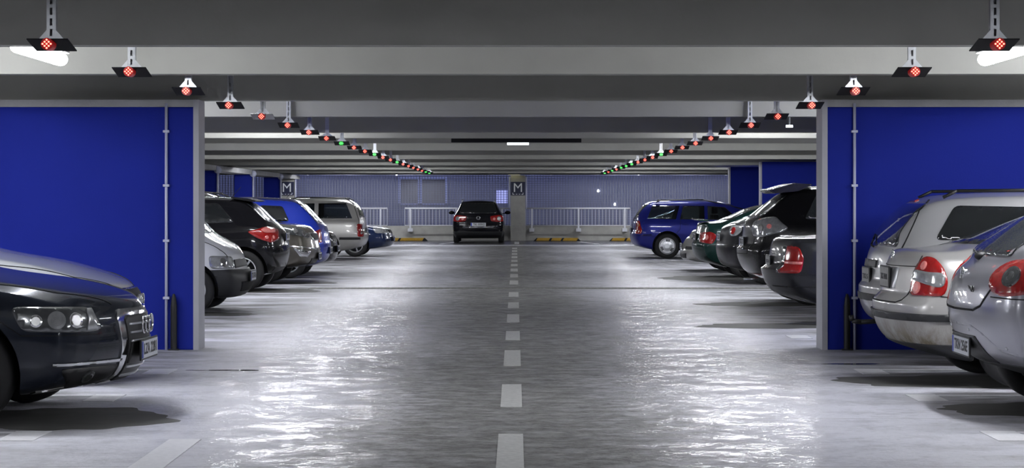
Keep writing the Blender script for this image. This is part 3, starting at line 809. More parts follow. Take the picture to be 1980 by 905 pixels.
        b.free(); bmesh.ops.recalc_face_normals(nb, faces=nb.faces)
        o = link(name, nb, m, parent or s.root)
        co = s.cutter(False); md = o.modifiers.new('b', 'BOOLEAN'); md.operation = 'DIFFERENCE'; md.object = co; md.solver = 'EXACT'
        o.parent = None; n0 = len(o.data.polygons); me = None
        for sv in ('EXACT', 'FAST'):
            md.solver = sv; dg = bpy.context.evaluated_depsgraph_get(); me = bpy.data.meshes.new_from_object(o.evaluated_get(dg))
            if len(me.polygons) > n0*.3: break
        else: me = o.data.copy()
        o.modifiers.clear(); bpy.data.objects.remove(co); o.data = me; o.parent = parent or s.root
        if label: o['label'] = label
        return o
    # ---- common furniture
    def side_windows(s, polys, m, rnd=1, parent=None):
        for p in polys: s.decal('side_window', [(x, s.W, z) for x, z in p], (0, 1, 0), m, .004, .09, parent, rnd, True)
    def rear_window(s, z0, z1, y0, y1, m, x=.3, rnd=1):
        return s.decal('rear_window', [(x, -y0, z0), (x, y0, z0), (x, y1, z1), (x, -y1, z1)], (-1, 0, 0), m, .005, .08, None, rnd)
    def windscreen(s, z0, z1, y0, y1, m, rnd=1):
        x = s.L-1.5; return s.decal('windscreen', [(x, -y0, z0), (x, y0, z0), (x, y1, z1), (x, -y1, z1)], (1, 0, 0), m, .005, .08, None, rnd)
    def roof_rails(s, x0, x1, m=None):
        for sg in (-1, 1):
            zs = [(x, interp(s.S['top'], x)) for x in (x0, (x0+x1)/2, x1)]
            y = sg*(s.S['yroof']-.03)
            pts = [(x0-.12, y, zs[0][1]-.04)]+[(x, y, z+.018) for x, z in zs]+[(x1+.14, y, zs[2][1]-.05)]
            s.bar('roof_rail', pts, .014, m or M['black'])
    def wiper(s, z, y=0, x=.2, tip=(-.38, .08), parent=None):
        h, nn = s.hit((x, y, z), (-1, 0, 0)); h2, n2 = s.hit((x, y+tip[0], z+tip[1]), (-1, 0, 0))
        h3, n3 = s.hit((x, y+tip[0]/2, z+tip[1]/2), (-1, 0, 0))
        return s.bar('rear_wiper', [h+nn*.0, h+nn*.03, h3+n3*.022, h2+n2*.014], .009, M['black'])
    def antenna(s, x, y=0, ln=.4, slope=-.7):
        z = interp(s.S['top'], x); s.bar('antenna', [(x, y, z-.005), (x+slope*ln, y, z+ln*.75)], .004, M['black'])
    def headlight(s, pts, d, bowls=(), m=None, frame=None):
        h = s.decal('headlight', pts, d, m or M['clear_lens'], .008, .05, None, 1, True)
        for (c, r, mm) in bowls:
            for sg in (1, -1):
                p, nn = s.hit((c[0], sg*c[1], c[2]), (d[0], sg*d[1], d[2]))
                s.blob('reflector', p+nn*.002, (r, r, r), mm, h, 0, 20) if r < .02 else s.disc('reflector', p+nn*.010, nn, r, mm, h)
        return h
    def disc(s, name, c, nn, r, m, parent, th=.006):
        bm = bmesh.new(); a = Vector(c); tube(bm, a-nn*.02, a+nn*th, r, 24); tube(bm, a+nn*th, a+nn*(th+.004), r*.98, 24, r*.7)
        return link(name, bm, m, parent)
    def taillight(s, pts, d, m=None, spots=(), rnd=1):
        h = s.decal('taillight', pts, d, m or M['red_lens'], .008, .05, None, rnd, True)
        for (c, r, mm) in spots:
            for sg in (1, -1):
                p, nn = s.hit((c[0], sg*c[1], c[2]), (d[0], sg*d[1], d[2])); s.disc('lamp_spot', p+nn*.006, nn, r, mm, h)
        return h
    def handles(s, xs, z):
        for x in xs:
            for sg in (-1, 1):
                p, nn = s.hit((x, sg*s.W, z), (0, sg, 0)); s.blob('door_handle', p+nn*.012, (.09, .018, .016), s.paint)

def prof_sedan(L, H, tr, trunk, rw0, rw1, cowl, hdr, cz, nz, nz2=None):
    return [(0, tr), (.22, trunk-.01), (rw0, trunk+.01), (rw1, H-.07), (rw1+.45, H), (L-hdr-.45, H), (L-hdr, H-.07), (L-cowl, cz), (L-.75, cz-.07), (L-.28, nz2 or nz+.09), (L, nz)]
def prof_hatch(L, H, tr, x0, z0, x1, z1, cowl, hdr, cz, nz, nz2=None):
    return [(0, tr), (x0, z0), (x1, z1), (x1+.28, H-.015), (x1+.9, H), (L-hdr-.45, H), (L-hdr, H-.08), (L-cowl, cz), (L-.75, cz-.07), (L-.28, nz2 or nz+.09), (L, nz)]
def spec(L, W, H, top, belt, yroof, tail, nose, ct=.14, cn=.20, zb=.2, r=.315, xr=.8, xf=None, **k):
    d = dict(L=L, W=W, H=H, top=top, belt=belt, yroof=yroof, tail=tail, nose=nose, ct=ct, cn=cn, zb=[(0, zb+.08), (.5, zb-.02), (L-.6, zb-.02), (L, zb+.04)] if not isinstance(zb, list) else zb, r=r, xr=xr, xf=xf or L-.92)
    d.update(k); return d
NOSE = [.16, .06, .0, .0, .01, .03, .06, .09, .13]
TAILH = [.16, .05, .0, .0, .02, .05, .08, .11, .14]
UPP = lambda p: p
def P(name, col, rough=.3, metal=.5, wet=0): 
    dark = max(col) < .09 or name == 'deep_blue_paint'
    m = wetpaint(name, col, rough, metal*(.3 if dark else 1), wet) if wet else mat(name, col, rough, metal*(.5 if dark else 1), 1.0, .05, 2.5)
    if dark:      # solid dark lacquer: a glossy coat over a base with hardly any sheen of its own
        b = m.node_tree.nodes['Principled BSDF']; b.inputs['Specular IOR Level'].default_value = .08; b.inputs['Coat Weight'].default_value = .7; b.inputs['Coat IOR'].default_value = 1.42
    return m

# ---------------- 1. dark saloon, front left (nose to the aisle)
def belt_sed(L, b, nz, tz): return [(0, tz), (.5, b-.01), (1.2, b), (L-1.5, b), (L-.75, b-.07), (L-.28, nz+.02), (L, nz-.03)]
pa = P('midnight_paint', (.016, .020, .030), .22, .35)
L = 4.90
c = Car('dark blue-black saloon with a tall chrome grille, nearest on the left', -2.46-L, 14.35, R(-1.5),
        spec(L, .925, 1.45, prof_sedan(L, 1.45, .98, 1.04, .75, 1.5, 1.42, 2.1, .99, .73, .83), belt_sed(L, .93, .72, .94), .60, TAILH, [.22, .09, .02, .0, .0, .01, .03, .05, .08], .16, .36, zb=.19, r=.33, xf=L-1.02, sub=3, rim=('spoke', 7), pn=1.7), pa)
gf = c.decal('grille_frame', [(L, -.39, .715), (L, .39, .715), (L, .43, .67), (L, .34, .235), (L, -.34, .235), (L, -.43, .67)], (1, 0, 0), M['chrome'], .012, .04)
g = c.decal('grille', [(L, -.32, .672), (L, .32, .672), (L, .345, .65), (L, .27, .255), (L, -.27, .255), (L, -.345, .65)], (1, 0, 0), M['slate'], .018, .04, gf)
for i in range(8):
    z = .29+i*.054
    if .36 < z < .50: continue
    if z > .66: continue
    hw = lerp(.26, .325, (z-.25)/.43)
    c.decal('grille_bar', [(L, -hw, z-.006), (L, hw, z-.006), (L, hw, z+.006), (L, -hw, z+.006)], (1, 0, 0), M['alloy'], .026, .05, gf)
for i in range(4): c.ring('badge_ring', (c.hit((L, -.126+i*.084, .60), (1, 0, 0))[0].x+.036+(.0 if i % 2 else .004), -.126+i*.084, .605), .056, .0065, M['chrome'], 1, gf)
c.decal('plate_panel', [(L, -.285, .51), (L, .285, .51), (L, .285, .365), (L, -.285, .365)], (1, 0, 0), M['black'], .022, .05)
c.plate('front', .44, 'LZA 2281', proud=.04)
h = c.headlight([(L-.70, .90, .755), (L-.62, .91, .60), (L-.28, .68, .585), (L-.20, .56, .60), (L-.32, .58, .745)], (.62, .78, 0), m=M['smoke'])
for sg in (1, -1):
    for (x, y, z, r_, mm) in ((L-.46, .80, .670, .058, M['clear_lens']), (L-.36, .72, .665, .050, M['lamp_bowl']), (L-.56, .86, .665, .040, M['lamp_bowl'])):
        p, nn = c.hit((x, sg*y, z), (.62, sg*.78, 0)); c.disc('reflector', p+nn*.004, nn, r_, mm, h)
    c.decal('indicator_lens', [(L-.33, sg*.60, .735), (L-.28, sg*.60, .735), (L-.22, sg*.58, .605), (L-.30, sg*.66, .60)], (.62, sg*.78, 0), M['clear_lens'], .014, .05, h)
    c.decal('chrome_strip', [(L-.42, sg*.88, .398), (L-.10, sg*.36, .398), (L-.10, sg*.36, .380), (L-.42, sg*.88, .380)], (.75, sg*.66, 0), M['chrome'], .012, .04)
    lg = c.decal('lower_grille', [(L-.38, sg*.86, .36), (L-.10, sg*.36, .36), (L-.12, sg*.38, .235), (L-.30, sg*.76, .225)], (.75, sg*.66, 0), M['slate'], .004, .05, None, 1)
    p, nn = c.hit((L-.22, sg*.66, .30), (.75, sg*.66, 0)); c.disc('fog_lamp', p+nn*.004, nn, .052, M['smoke'], lg); c.disc('fog_lens', p+nn*.010, nn, .036, M['dark_glass'], lg)
    c.seam('bumper_seam', [(L-.80, sg*.93, .70), (L-.62, sg*.92, .575), (L-.22, sg*.6, .572)], (.5, sg*.86, 0), .006)
    c.seam('hood_seam', [(L-1.4, sg*.80, .95), (L-.9, sg*.77, .9), (L-.45, sg*.70, .82), (L-.16, sg*.42, .765)], (.25, sg*.35, 1), .008)
    c.seam('lip_line', [(L-.45, sg*.86, .205), (L-.2, sg*.6, .215), (L-.06, sg*.2, .22), (L-.06, 0, .22)], (.75, sg*.6, 0), .016, M['chrome'], .006)
c.seam('door_seam', [(L-1.55, .93, .3), (L-1.5, .93, .85)], (0, 1, 0), both=True)
c.side_windows([[(1.15, .98), (L-1.95, .98), (L-2.25, 1.34), (1.75, 1.36)]], M['dark_glass']); c.windscreen(1.0, 1.38, .66, .56, M['dark_glass'])
c.mirrors(L-1.75, .98)

# ---------------- 2. silver saloon behind it
ps = P('silver_blue_paint', (.46, .47, .50), .38, .15); L = 4.55
c = Car('silver saloon showing its long bonnet behind the dark saloon, beside the blue wall', -2.98-L, 16.9, 0,
        spec(L, .88, 1.43, prof_sedan(L, 1.43, .98, 1.03, .75, 1.45, 1.34, 2.0, 1.05, .72, .84), belt_sed(L, .95, .71, .93), .58, TAILH, [.2, .08, .02, .0, .0, .02, .04, .07, .11], .15, .24, zb=.2, sub=3), ps)
gf = c.decal('grille_frame', [(L, -.32, .735), (L, .32, .735), (L, .28, .56), (L, -.28, .56)], (1, 0, 0), M['chrome'], .012, .05)
c.decal('grille', [(L, -.29, .72), (L, .29, .72), (L, .26, .575), (L, -.26, .575)], (1, 0, 0), M['slate'], .018, .05, gf)
xg = c.hit((L, 0, .64), (1, 0, 0))[0].x
for i in range(4): c.ring('badge_ring', (xg+.03, -.10+i*.066, .64), .044, .007, M['chrome'], 1, gf)
c.headlight([(L-.55, .86, .735), (L-.48, .87, .60), (L-.13, .44, .58), (L-.13, .40, .73)], (.72, .7, 0), [((L-.3, .72, .665), .05, M['lamp_bowl']), ((L-.2, .55, .66), .045, M['lamp_bowl'])], M['smoke'])
c.plate('front', .42, 'LU 3370')
c.decal('lower_grille', [(L, -.6, .38), (L, .6, .38), (L, .55, .26), (L, -.55, .26)], (1, 0, 0), M['slate'], .004)
for sg in (1, -1): c.seam('hood_seam', [(L-1.3, sg*.76, .97), (L-.9, sg*.74, .9), (L-.4, sg*.66, .8), (L-.12, sg*.34, .745)], (.25, sg*.35, 1), .008)
c.windscreen(1.06, 1.36, .64, .54, M['dark_glass']); c.side_windows([[(1.1, 1.0), (L-1.85, 1.0), (L-2.1, 1.34), (1.6, 1.36)]], M['dark_glass'])
c.bar('windscreen_wiper', [(L-1.30, -.5, 1.075), (L-1.33, .0, 1.095), (L-1.36, .35, 1.10)], .012, M['black'])
c.bar('windscreen_wiper', [(L-1.28, .1, 1.085), (L-1.31, .4, 1.09), (L-1.4, .62, 1.09)], .012, M['black'])
c.mirrors(L-1.62, 1.05)

# ---------------- 3. silver hatchback, nearest right (tail to the aisle)
pb = P('silver_violet_paint', (.36, .36, .40), .3, .55); L = 4.34
c = Car('silver hatchback with round-edged red lamps, nearest on the right', 2.97, 14.4, 0,
        spec(L, .90, 1.49, prof_hatch(L, 1.49, .99, .20, 1.07, .62, 1.38, 1.1, 1.75, 1.0, .75), [(0, .985), (.3, 1.02), (.7, 1.02), (1.4, .97), (L-1.5, .93), (L-.7, .85), (L, .68)], .57,
             [.26, .12, .03, .0, .0, .03, .09, .16, .20], NOSE, .20, .2, zb=.24, r=.32, xr=.80, sub=3, ledge=[6]), pb)
c.taillight([(.10, .56, .93), (.12, .60, .84), (.2, .72, .80), (.34, .88, .83), (.5, .90, .93), (.48, .89, 1.02), (.30, .84, 1.05), (.14, .66, 1.03)], (-.75, .66, 0), M['red_lens'],
            [((.22, .76, .935), .075, M['smoke']), ((.22, .76, .935), .05, M['clear_lens'])], 2)
c.rear_window(1.06, 1.36, .60, .52, M['wet_glass'], .4)
c.seam('tailgate_seam', [(.05, -.62, .86), (.0, -.52, .735), (0, -.42, .705), (0, 0, .70), (0, .42, .705), (0, .52, .735), (.05, .62, .86)], (-1, 0, 0), .014)
c.seam('bumper_seam', [(.1, -.66, .80), (.3, -.88, .79), (.75, -.9, .76)], (-.5, -.86, 0), .008)
c.seam('bumper_seam', [(.1, .66, .80), (.3, .88, .79), (.75, .9, .76)], (-.5, .86, 0), .008)
c.decal('plate_recess', [(0, -.36, .53), (0, .36, .53), (0, .46, .36), (0, -.46, .36)], (-1, 0, 0), M['plastic'], .004, .05)
c.split('diffuser', [((0, 0, .355), (0, 0, -1)), ((.72, 0, 0), (-1, 0, 0))], M['plastic'], .006)
c.plate('rear', .445, 'TKN 256E', proud=.03)
bd = c.ring('badge', (c.hit((0, 0, .93), (-1, 0, 0))[0].x-.008, 0, .93), .042, .010, M['chrome'], 1)
c.disc('badge_disc', c.hit((0, 0, .93), (-1, 0, 0))[0], Vector((-1, 0, 0)), .036, M['smoke'], bd)
xh = c.hit((0, -.33, .84), (-1, 0, 0))[0].x
text('model_script', 'BRAVO', .055, .002, M['ink'], c.root, Matrix.Translation((xh-.004, -.33, .84)) @ Matrix(((0, 0, -1, 0), (-1, 0, 0, 0), (0, 1, 0, 0), (0, 0, 0, 1))), .001)
for y in (-.72, -.28, .28, .72):
    p, nn = c.hit((0, y, .47 if abs(y) > .5 else .57), (-1, 0, 0)); c.disc('parking_sensor', p-nn*.003, nn, .012, M['alloy'], c.body, .004)
for sg in (1, -1):
    c.seam('bumper_crease', [(0, 0, .600), (0, sg*.35, .595), (0, sg*.50, .55), (.03, sg*.66, .45), (.1, sg*.84, .42)], (-1, sg*.1, 0), .016, pb, -.001)
c.wiper(1.045, .0, .3, (.36, .03)); c.blob('wiper_pivot', c.hit((.2, 0, 1.05), (-1, 0, 0))[0], (.05, .045, .03), M['black'])
c.side_windows([[(.8, 1.06), (1.95, 1.0), (1.9, 1.38), (1.2, 1.40)], [(2.0, 1.0), (3.0, .98), (2.5, 1.36), (1.97, 1.38)]], M['dark_glass']); c.windscreen(1.02, 1.38, .62, .54, M['dark_glass']); c.mirrors(L-1.6, 1.0)

# ---------------- 4. silver saloon (dirty bumper)
def dirty_paint(name, col, d=(.16, .13, .08), z0=.28, z1=.60, k=1.2):
    m = mat(name, col, .36, .3, .7, .05, 3); nt = m.node_tree; b = nt.nodes['Principled BSDF']; src = b.inputs['Base Color'].links[0].from_socket
    tc = N(nt, 'ShaderNodeTexCoord'); sx = N(nt, 'ShaderNodeSeparateXYZ'); nt.links.new(tc.outputs['Object'], sx.inputs[0])
    mr = N(nt, 'ShaderNodeMapRange'); nt.links.new(sx.outputs[2], mr.inputs[0]); mr.inputs[1].default_value = z1; mr.inputs[2].default_value = z0; mr.inputs[3].default_value = 0; mr.inputs[4].default_value = 1
    n = noise(nt, 5, 6, .7, (1, 1, .4)); mu = N(nt, 'ShaderNodeMath', operation='MULTIPLY'); nt.links.new(ramp(nt, n, [(.38, 0.), (.62, 1.)]), mu.inputs[0]); nt.links.new(mr.outputs[0], mu.inputs[1])
    m2 = N(nt, 'ShaderNodeMath', operation='MULTIPLY'); m2.use_clamp = True; nt.links.new(mu.outputs[0], m2.inputs[0]); m2.inputs[1].default_value = k
    nt.links.new(mixc(nt, m2.outputs[0], src, d), b.inputs['Base Color'])
    nt.links.new(ramp(nt, m2.outputs[0], [(0, .34), (1, .8)]), b.inputs['Roughness']); nt.links.new(ramp(nt, m2.outputs[0], [(0, .8), (1, .0)]), b.inputs['Coat Weight'])
    return m
pd = dirty_paint('muddy_silver_paint', (.44, .43, .42)); L = 4.70
c = Car('silver saloon with a mud-stained bumper and two-tone lamps, between the hatchback and the estate', 2.86, 16.9, 0,
        spec(L, .875, 1.46, prof_sedan(L, 1.46, 1.02, 1.06, .66, 1.42, 1.35, 2.0, 1.0, .74), belt_sed(L, .99, .70, 1.00), .58,
             [.22, .08, .0, .0, .07, .10, .125, .15, .20], NOSE, .24, .2, zb=.20, r=.315, xr=.98, sub=3, ledge=[5, 6, 9]), pd)
tl = c.taillight([(.16, .60, .70), (.36, .88, .70), (.38, .88, .82), (.34, .86, .92), (.27, .82, .985), (.20, .72, 1.005), (.155, .64, .93), (.145, .60, .80)], (-.75, .66, 0), M['red_lens'],
            [((.22, .72, .93), .036, M['pink_lens']), ((.20, .67, .76), .05, M['pink_lens'])], 1)
for sg in (1, -1):
    c.decal('reversing_lens', [(.16, sg*.62, .90), (.16, sg*.61, .82), (.25, sg*.76, .79), (.36, sg*.87, .76), (.36, sg*.87, .88), (.26, sg*.78, .88)], (-.75, sg*.66, 0), M['clear_lens'], .013, .04, tl, 1)
c.decal('bumper_strip', [(.0, 0, .565), (.0, -.75, .565), (.2, -.95, .565), (.2, -.95, .51), (0, -.75, .51), (0, 0, .51)], (-1, -.35, 0), M['plastic'], .016, .06)
c.decal('bumper_strip', [(.0, 0, .565), (.0, .75, .565), (.2, .95, .565), (.2, .95, .51), (0, .75, .51), (0, 0, .51)], (-1, .35, 0), M['plastic'], .016, .06)
c.decal('bumper_strip', [(.22, .9, .565), (.62, .9, .565), (.62, .9, .51), (.22, .9, .51)], (0, 1, 0), M['plastic'], .016, .06, both=True)
c.split('underside_valance', [((0, 0, .33), (0, 0, -1)), ((.62, 0, 0), (-1, 0, 0))], M['plastic'], .006)
c.decal('plate_recess', [(.1, -.30, .905), (.1, .30, .905), (.1, .30, .74), (.1, -.30, .74)], (-1, 0, 0), M['alloy'], .004, .06)
c.plate('rear', .825, 'TKI 74VM', dirty=True, proud=.02, sz=(.36, .15)); 
c.seam('lid_seam', [(.12, -.58, .92), (.12, 0, .915), (.12, .58, .92)], (-1, 0, 0), .006)
c.seam('lid_seam', [(.14, -.60, 1.0), (.12, -.59, .80), (.1, -.54, .66), (.08, -.48, .64), (.08, .48, .64), (.1, .54, .66), (.12, .59, .80), (.14, .60, 1.0)], (-1, 0, 0), .009)
c.ring('badge', (c.hit((.1, 0, .985), (-1, 0, 0))[0].x-.006, 0, .985), .046, .008, M['chrome'], 1)
c.seam('wing_seam', [(.36, .88, .70), (.98-.38, .88, .68)], (0, 1, 0), .008, both=True)
wg = c.rear_window(1.09, 1.40, .66, .53, M['wet_glass'], .9)
c.side_windows([[(1.25, 1.03), (2.1, 1.02), (2.1, 1.36), (1.65, 1.36)], [(2.15, 1.02), (3.15, 1.0), (2.75, 1.35), (2.14, 1.36)]], M['dark_glass']); c.windscreen(1.02, 1.38, .62, .54, M['dark_glass']); c.mirrors(L-1.7, 1.0)

# ---------------- 5. silver estate by the wall
pe = P('silver_paint', (.45, .45, .47), .34, .5, 0); L = 4.68
W3 = [[(.52, 1.085), (1.55, 1.075), (1.52, 1.37), (.72, 1.385)], [(1.66, 1.075), (2.55, 1.06), (2.5, 1.36), (1.64, 1.37)]]
c = Car('silver estate car with dark roof rails, closest to the right blue wall', 3.13, 19.22, 0,
        spec(L, .875, 1.51, prof_hatch(L, 1.51, 1.0, .14, 1.03, .40, 1.44, 1.3, 1.95, 1.0, .74), [(0, .99), (.5, 1.01), (1.4, 1.0), (L-1.5, .96), (L-.7, .88), (L, .70)], .60,
             [.20, .07, .0, .0, .05, .07, .09, .11, .14], NOSE, .20, .2, zb=.24, r=.32, xr=1.0, sub=3, ledge=[5, 6], cuts=[]), dirty_paint('dusty_silver_paint', (.45, .45, .46), (.2, .18, .14), .3, .8, .7))
c.rear_window(1.02, 1.40, .64, .54, M['wet_glass'], .3)
c.decal('brake_lamp', [(.4, -.12, 1.455), (.4, .12, 1.455), (.4, .12, 1.43), (.4, -.12, 1.43)], (-1, 0, .2), M['red_lens'], .012)
c.side_windows(W3, M['dark_glass'])
c.decal('plate_surround', [(.1, -.30, .90), (.1, .30, .90), (.1, .30, .83), (.1, -.30, .83)], (-1, 0, 0), M['plastic'], .012, .06)
c.plate('rear', .745, 'TKI 5', dirty=True, proud=.014, sz=(.36, .15))
c.decal('bumper_strip', [(.0, -.55, .60), (.0, .55, .60), (0, .55, .54), (0, -.55, .54)], (-1, 0, 0), M['plastic'], .012, .06)
for sg in (1, -1): c.decal('bumper_strip', [(.0, sg*.5, .60), (.2, sg*.9, .60), (.2, sg*.9, .54), (0, sg*.5, .54)], (-.7, sg*.7, 0), M['plastic'], .013, .06)
c.decal('bumper_strip', [(.22, .9, .60), (.68, .9, .60), (.68, .9, .54), (.22, .9, .54)], (0, 1, 0), M['plastic'], .012, .06, both=True)
c.taillight([(.12, .66, .92), (.3, .87, .92), (.3, .87, .68), (.1, .66, .68)], (-.75, .66, 0))
c.seam('tailgate_seam', [(.55, .7, 1.47), (.42, .76, 1.36), (.22, .86, .98), (.2, .87, .90)], (0, 1, .1), .008, both=True)
c.wiper(1.01, .05, .3, (.30, .10)); c.roof_rails(.75, 3.1)
c.bar('tow_ball', [(.2, 0, .34), (.0, 0, .33), (-.08, 0, .34), (-.09, 0, .39)], .022, M['black'])
c.windscreen(1.02, 1.42, .62, .54, M['dark_glass']); c.mirrors(L-1.7, 1.0)

# ---------------- 6. dark grey saloon beyond the right wall
pg = P('graphite_paint', (.020, .021, .024), .38, .3, .12); L = 4.75
c = Car('dark grey saloon with tall red lamps, first beyond the right blue wall', 2.90, 25.1, 0,
        spec(L, .88, 1.42, prof_sedan(L, 1.42, .97, 1.02, .80, 1.55, 1.4, 2.0, .98, .72), belt_sed(L, .96, .70, .96), .58,
             [.26, .12, .03, .0, .09, .11, .13, .15, .19], NOSE, .26, .2, zb=.23, r=.32, xr=1.05, sub=3, ledge=[5, 6, 9]), pg)
tl = c.taillight([(.13, .58, .60), (.34, .88, .60), (.36, .88, .78), (.30, .84, .90), (.17, .66, .915), (.14, .60, .88)], (-.75, .66, 0), M['red_lens'])
for sg in (1, -1):
    c.decal('reversing_lens', [(.13, sg*.56, .90), (.15, sg*.64, .905), (.15, sg*.64, .62), (.13, sg*.56, .60)], (-.85, sg*.5, 0), M['smoke'], .012, .05, tl)
    c.decal('lens_band', [(.14, sg*.60, .73), (.34, sg*.88, .73), (.34, sg*.88, .70), (.14, sg*.60, .70)], (-.75, sg*.66, 0), M['pink_lens'], .013, .05, tl)
c.plate('rear', .72, 'TK 8', proud=.014, dirty=True, sz=(.4, .12))
c.seam('bumper_seam', [(.0, -.4, .44), (.1, -.8, .44), (.2, -.9, .44)], (-.75, -.66, 0), .012); c.seam('bumper_seam', [(.2, .9, .44), (.72, .9, .45)], (0, 1, 0), .012, both=True)
c.seam('bumper_top_seam', [(.3, .9, .58), (.75, .9, .60)], (0, 1, 0), .008, both=True)
c.rear_window(1.06, 1.36, .66, .52, M['wet_glass'], .9); c.side_windows([[(1.4, 1.0), (2.2, .98), (2.2, 1.32), (1.75, 1.33)], [(2.25, .98), (3.2, .97), (2.8, 1.31), (2.24, 1.32)]], M['dark_glass']); c.windscreen(1.0, 1.34, .62, .54, M['dark_glass']); c.mirrors(L-1.7, .98)

# ---------------- 7. black off-roader with roof spoiler
pk = P('wet_black_paint', (.006, .006, .007), .3, 0, .35); L = 4.58
c = Car('wet black off-roader with a roof spoiler and clear tail lamps, beyond the dark grey saloon', 3.14, 30.1, 0,
        spec(L, .92, 1.66, prof_hatch(L, 1.66, 1.14, .14, 1.17, .62, 1.56, 1.2, 1.85, 1.12, .85), [(0, 1.13), (.5, 1.14), (1.4, 1.10), (L-1.5, 1.05), (L-.7, .97), (L, .78)], .60,
             [.24, .10, .01, .0, .07, .09, .10, .12, .15], NOSE, .22, .2, zb=.30, r=.36, xr=.92, sub=3, ledge=[5, 6]), pk)
c.taillight([(.10, .56, 1.12), (.10, .62, .95), (.26, .82, .93), (.50, .93, 1.00), (.58, .93, 1.06), (.34, .88, 1.22), (.14, .68, 1.17)], (-.72, .69, 0), M['clear_lens'], [((.22, .80, 1.05), .06, M['lamp_bowl']), ((.34, .87, 1.08), .035, M['pink_lens'])])
c.rear_window(1.20, 1.52, .62, .54, M['dark_glass'], .4)
bm = bmesh.new(); prism(bm, [(.38, 1.585), (.46, 1.535), (.80, 1.57), (1.0, 1.665), (.74, 1.682)], 'y', -.60, .60); bmesh.ops.bevel(bm, geom=bm.edges[:], offset=.012, segments=2, affect='EDGES')
link('roof_spoiler', bm, pk, c.root)
c.decal('reflector_strip', [(.0, .55, .42), (.22, .9, .42), (.22, .9, .36), (.0, .55, .36)], (-.7, .7, 0), M['red_lens'], .008, .05, None, 0, True)
c.plate('rear', .86, 'TKI 33', proud=.014); c.seam('tailgate_seam', [(.05, -.62, .9), (.02, -.55, .70), (.0, 0, .69), (.02, .55, .70), (.05, .62, .9)], (-1, 0, 0), .01)
text('model_script', 'RX 300', .05, .002, M['chrome'], c.root, Matrix.Translation((c.hit((0, -.36, .76), (-1, 0, 0))[0].x-.003, -.36, .76)) @ Matrix(((0, 0, -1, 0), (-1, 0, 0, 0), (0, 1, 0, 0), (0, 0, 0, 1))))
c.side_windows([[(.85, 1.18), (1.55, 1.16), (1.5, 1.54), (1.05, 1.54)], [(1.62, 1.15), (2.5, 1.12), (2.45, 1.53), (1.58, 1.54)]], M['wet_glass'])
c.bar('exhaust', [(.25, -.45, .345), (.05, -.45, .335)], .025, M['steel']); c.split('valance', [((0, 0, .42), (0, 0, -1)), ((.5, 0, 0), (-1, 0, 0))], M['plastic'], .004)
c.antenna(1.9); c.windscreen(1.14, 1.56, .62, .54, M['dark_glass']); c.mirrors(L-1.6, 1.12)

# ---------------- 8. dark coupe with round lamp
pc = P('black_grey_paint', (.014, .014, .017), .3, .2, .2); L = 4.2
c = Car('black hatchback with small round tail lamps, between off-roader and green saloon', 3.52, 37.4, 0,
        spec(L, .87, 1.41, prof_hatch(L, 1.41, .96, .22, 1.02, 1.0, 1.34, 1.15, 1.75, .95, .72), [(0, .93), (.4, 1.0), (1.3, .97), (L-1.5, .92), (L-.7, .84), (L, .68)], .56,
             [.20, .08, .02, .0, .02, .08, .10, .13, .17], NOSE, .28, .2, zb=.20, r=.31, xr=.78, ledge=[6], sub=2), pc)
c.taillight([(.10, .60, 1.0), (.12, .62, .84), (.24, .80, .82), (.34, .87, .92), (.28, .84, 1.02)], (-.75, .66, 0), M['clear_lens'], [((.18, .72, .92), .065, M['red_lens'])], 2)
c.rear_window(1.04, 1.32, .58, .50, M['wet_glass'], .6); c.plate('rear', .80, 'TLB', proud=.012); c.side_windows([[(1.0, 1.02), (2.0, .98), (1.95, 1.30), (1.3, 1.31)], [(2.05, .98), (2.9, .95), (2.5, 1.28), (2.0, 1.30)]], M['dark_glass'])
c.seam('bumper_seam', [(0, -.5, .66), (.2, -.86, .67), (.45, -.87, .62)], (-.7, -.7, 0), .012); c.windscreen(.98, 1.32, .6, .52, M['dark_glass']); c.mirrors(L-1.5, .95); c.antenna(1.6)

# ---------------- 9. green saloon
pv = P('dark_green_paint', (.009, .034, .030), .25, .45, .15); L = 4.45
c = Car('dark green saloon with a boot-lid lip and bright red lamp, on the right', 3.37, 40.6, 0,
        spec(L, .87, 1.41, prof_sedan(L, 1.41, 1.0, 1.05, .52, 1.12, 1.4, 2.0, .96, .70), belt_sed(L, .95, .68, .97), .56,
             [.22, .08, .0, .0, .04, .07, .09, .10, .12], NOSE, .24, .2, zb=.20, r=.32, xr=.95, ledge=[5, 6], sub=2), pv)
c.taillight([(.10, .46, .84), (.10, .48, .66), (.30, .87, .63), (.38, .87, .80), (.26, .84, .86)], (-.72, .69, 0), M['red_lens'], [((.2, .76, .75), .05, M['pink_lens'])])
bm = bmesh.new(); prism(bm, [(.03, 1.085), (.12, 1.055), (.30, 1.055), (.26, 1.09)], 'y', -.58, .58); bmesh.ops.bevel(bm, geom=bm.edges[:], offset=.008, segments=2, affect='EDGES'); link('boot_spoiler', bm, pv, c.root)
c.rear_window(1.08, 1.35, .62, .50, M['wet_glass'], .8); c.side_windows([[(1.0, 1.0), (1.75, .98), (1.75, 1.31), (1.25, 1.32)], [(1.82, .98), (2.8, .95), (2.4, 1.29), (1.80, 1.31)]], M['wet_glass'])
c.plate('rear', .76, 'TKN 88', proud=.012); c.seam('bumper_seam', [(.3, .87, .60), (.62, .87, .60)], (0, 1, 0), .01, both=True); c.antenna(1.9); c.windscreen(.98, 1.33, .6, .52, M['dark_glass']); c.mirrors(L-1.65, .96)

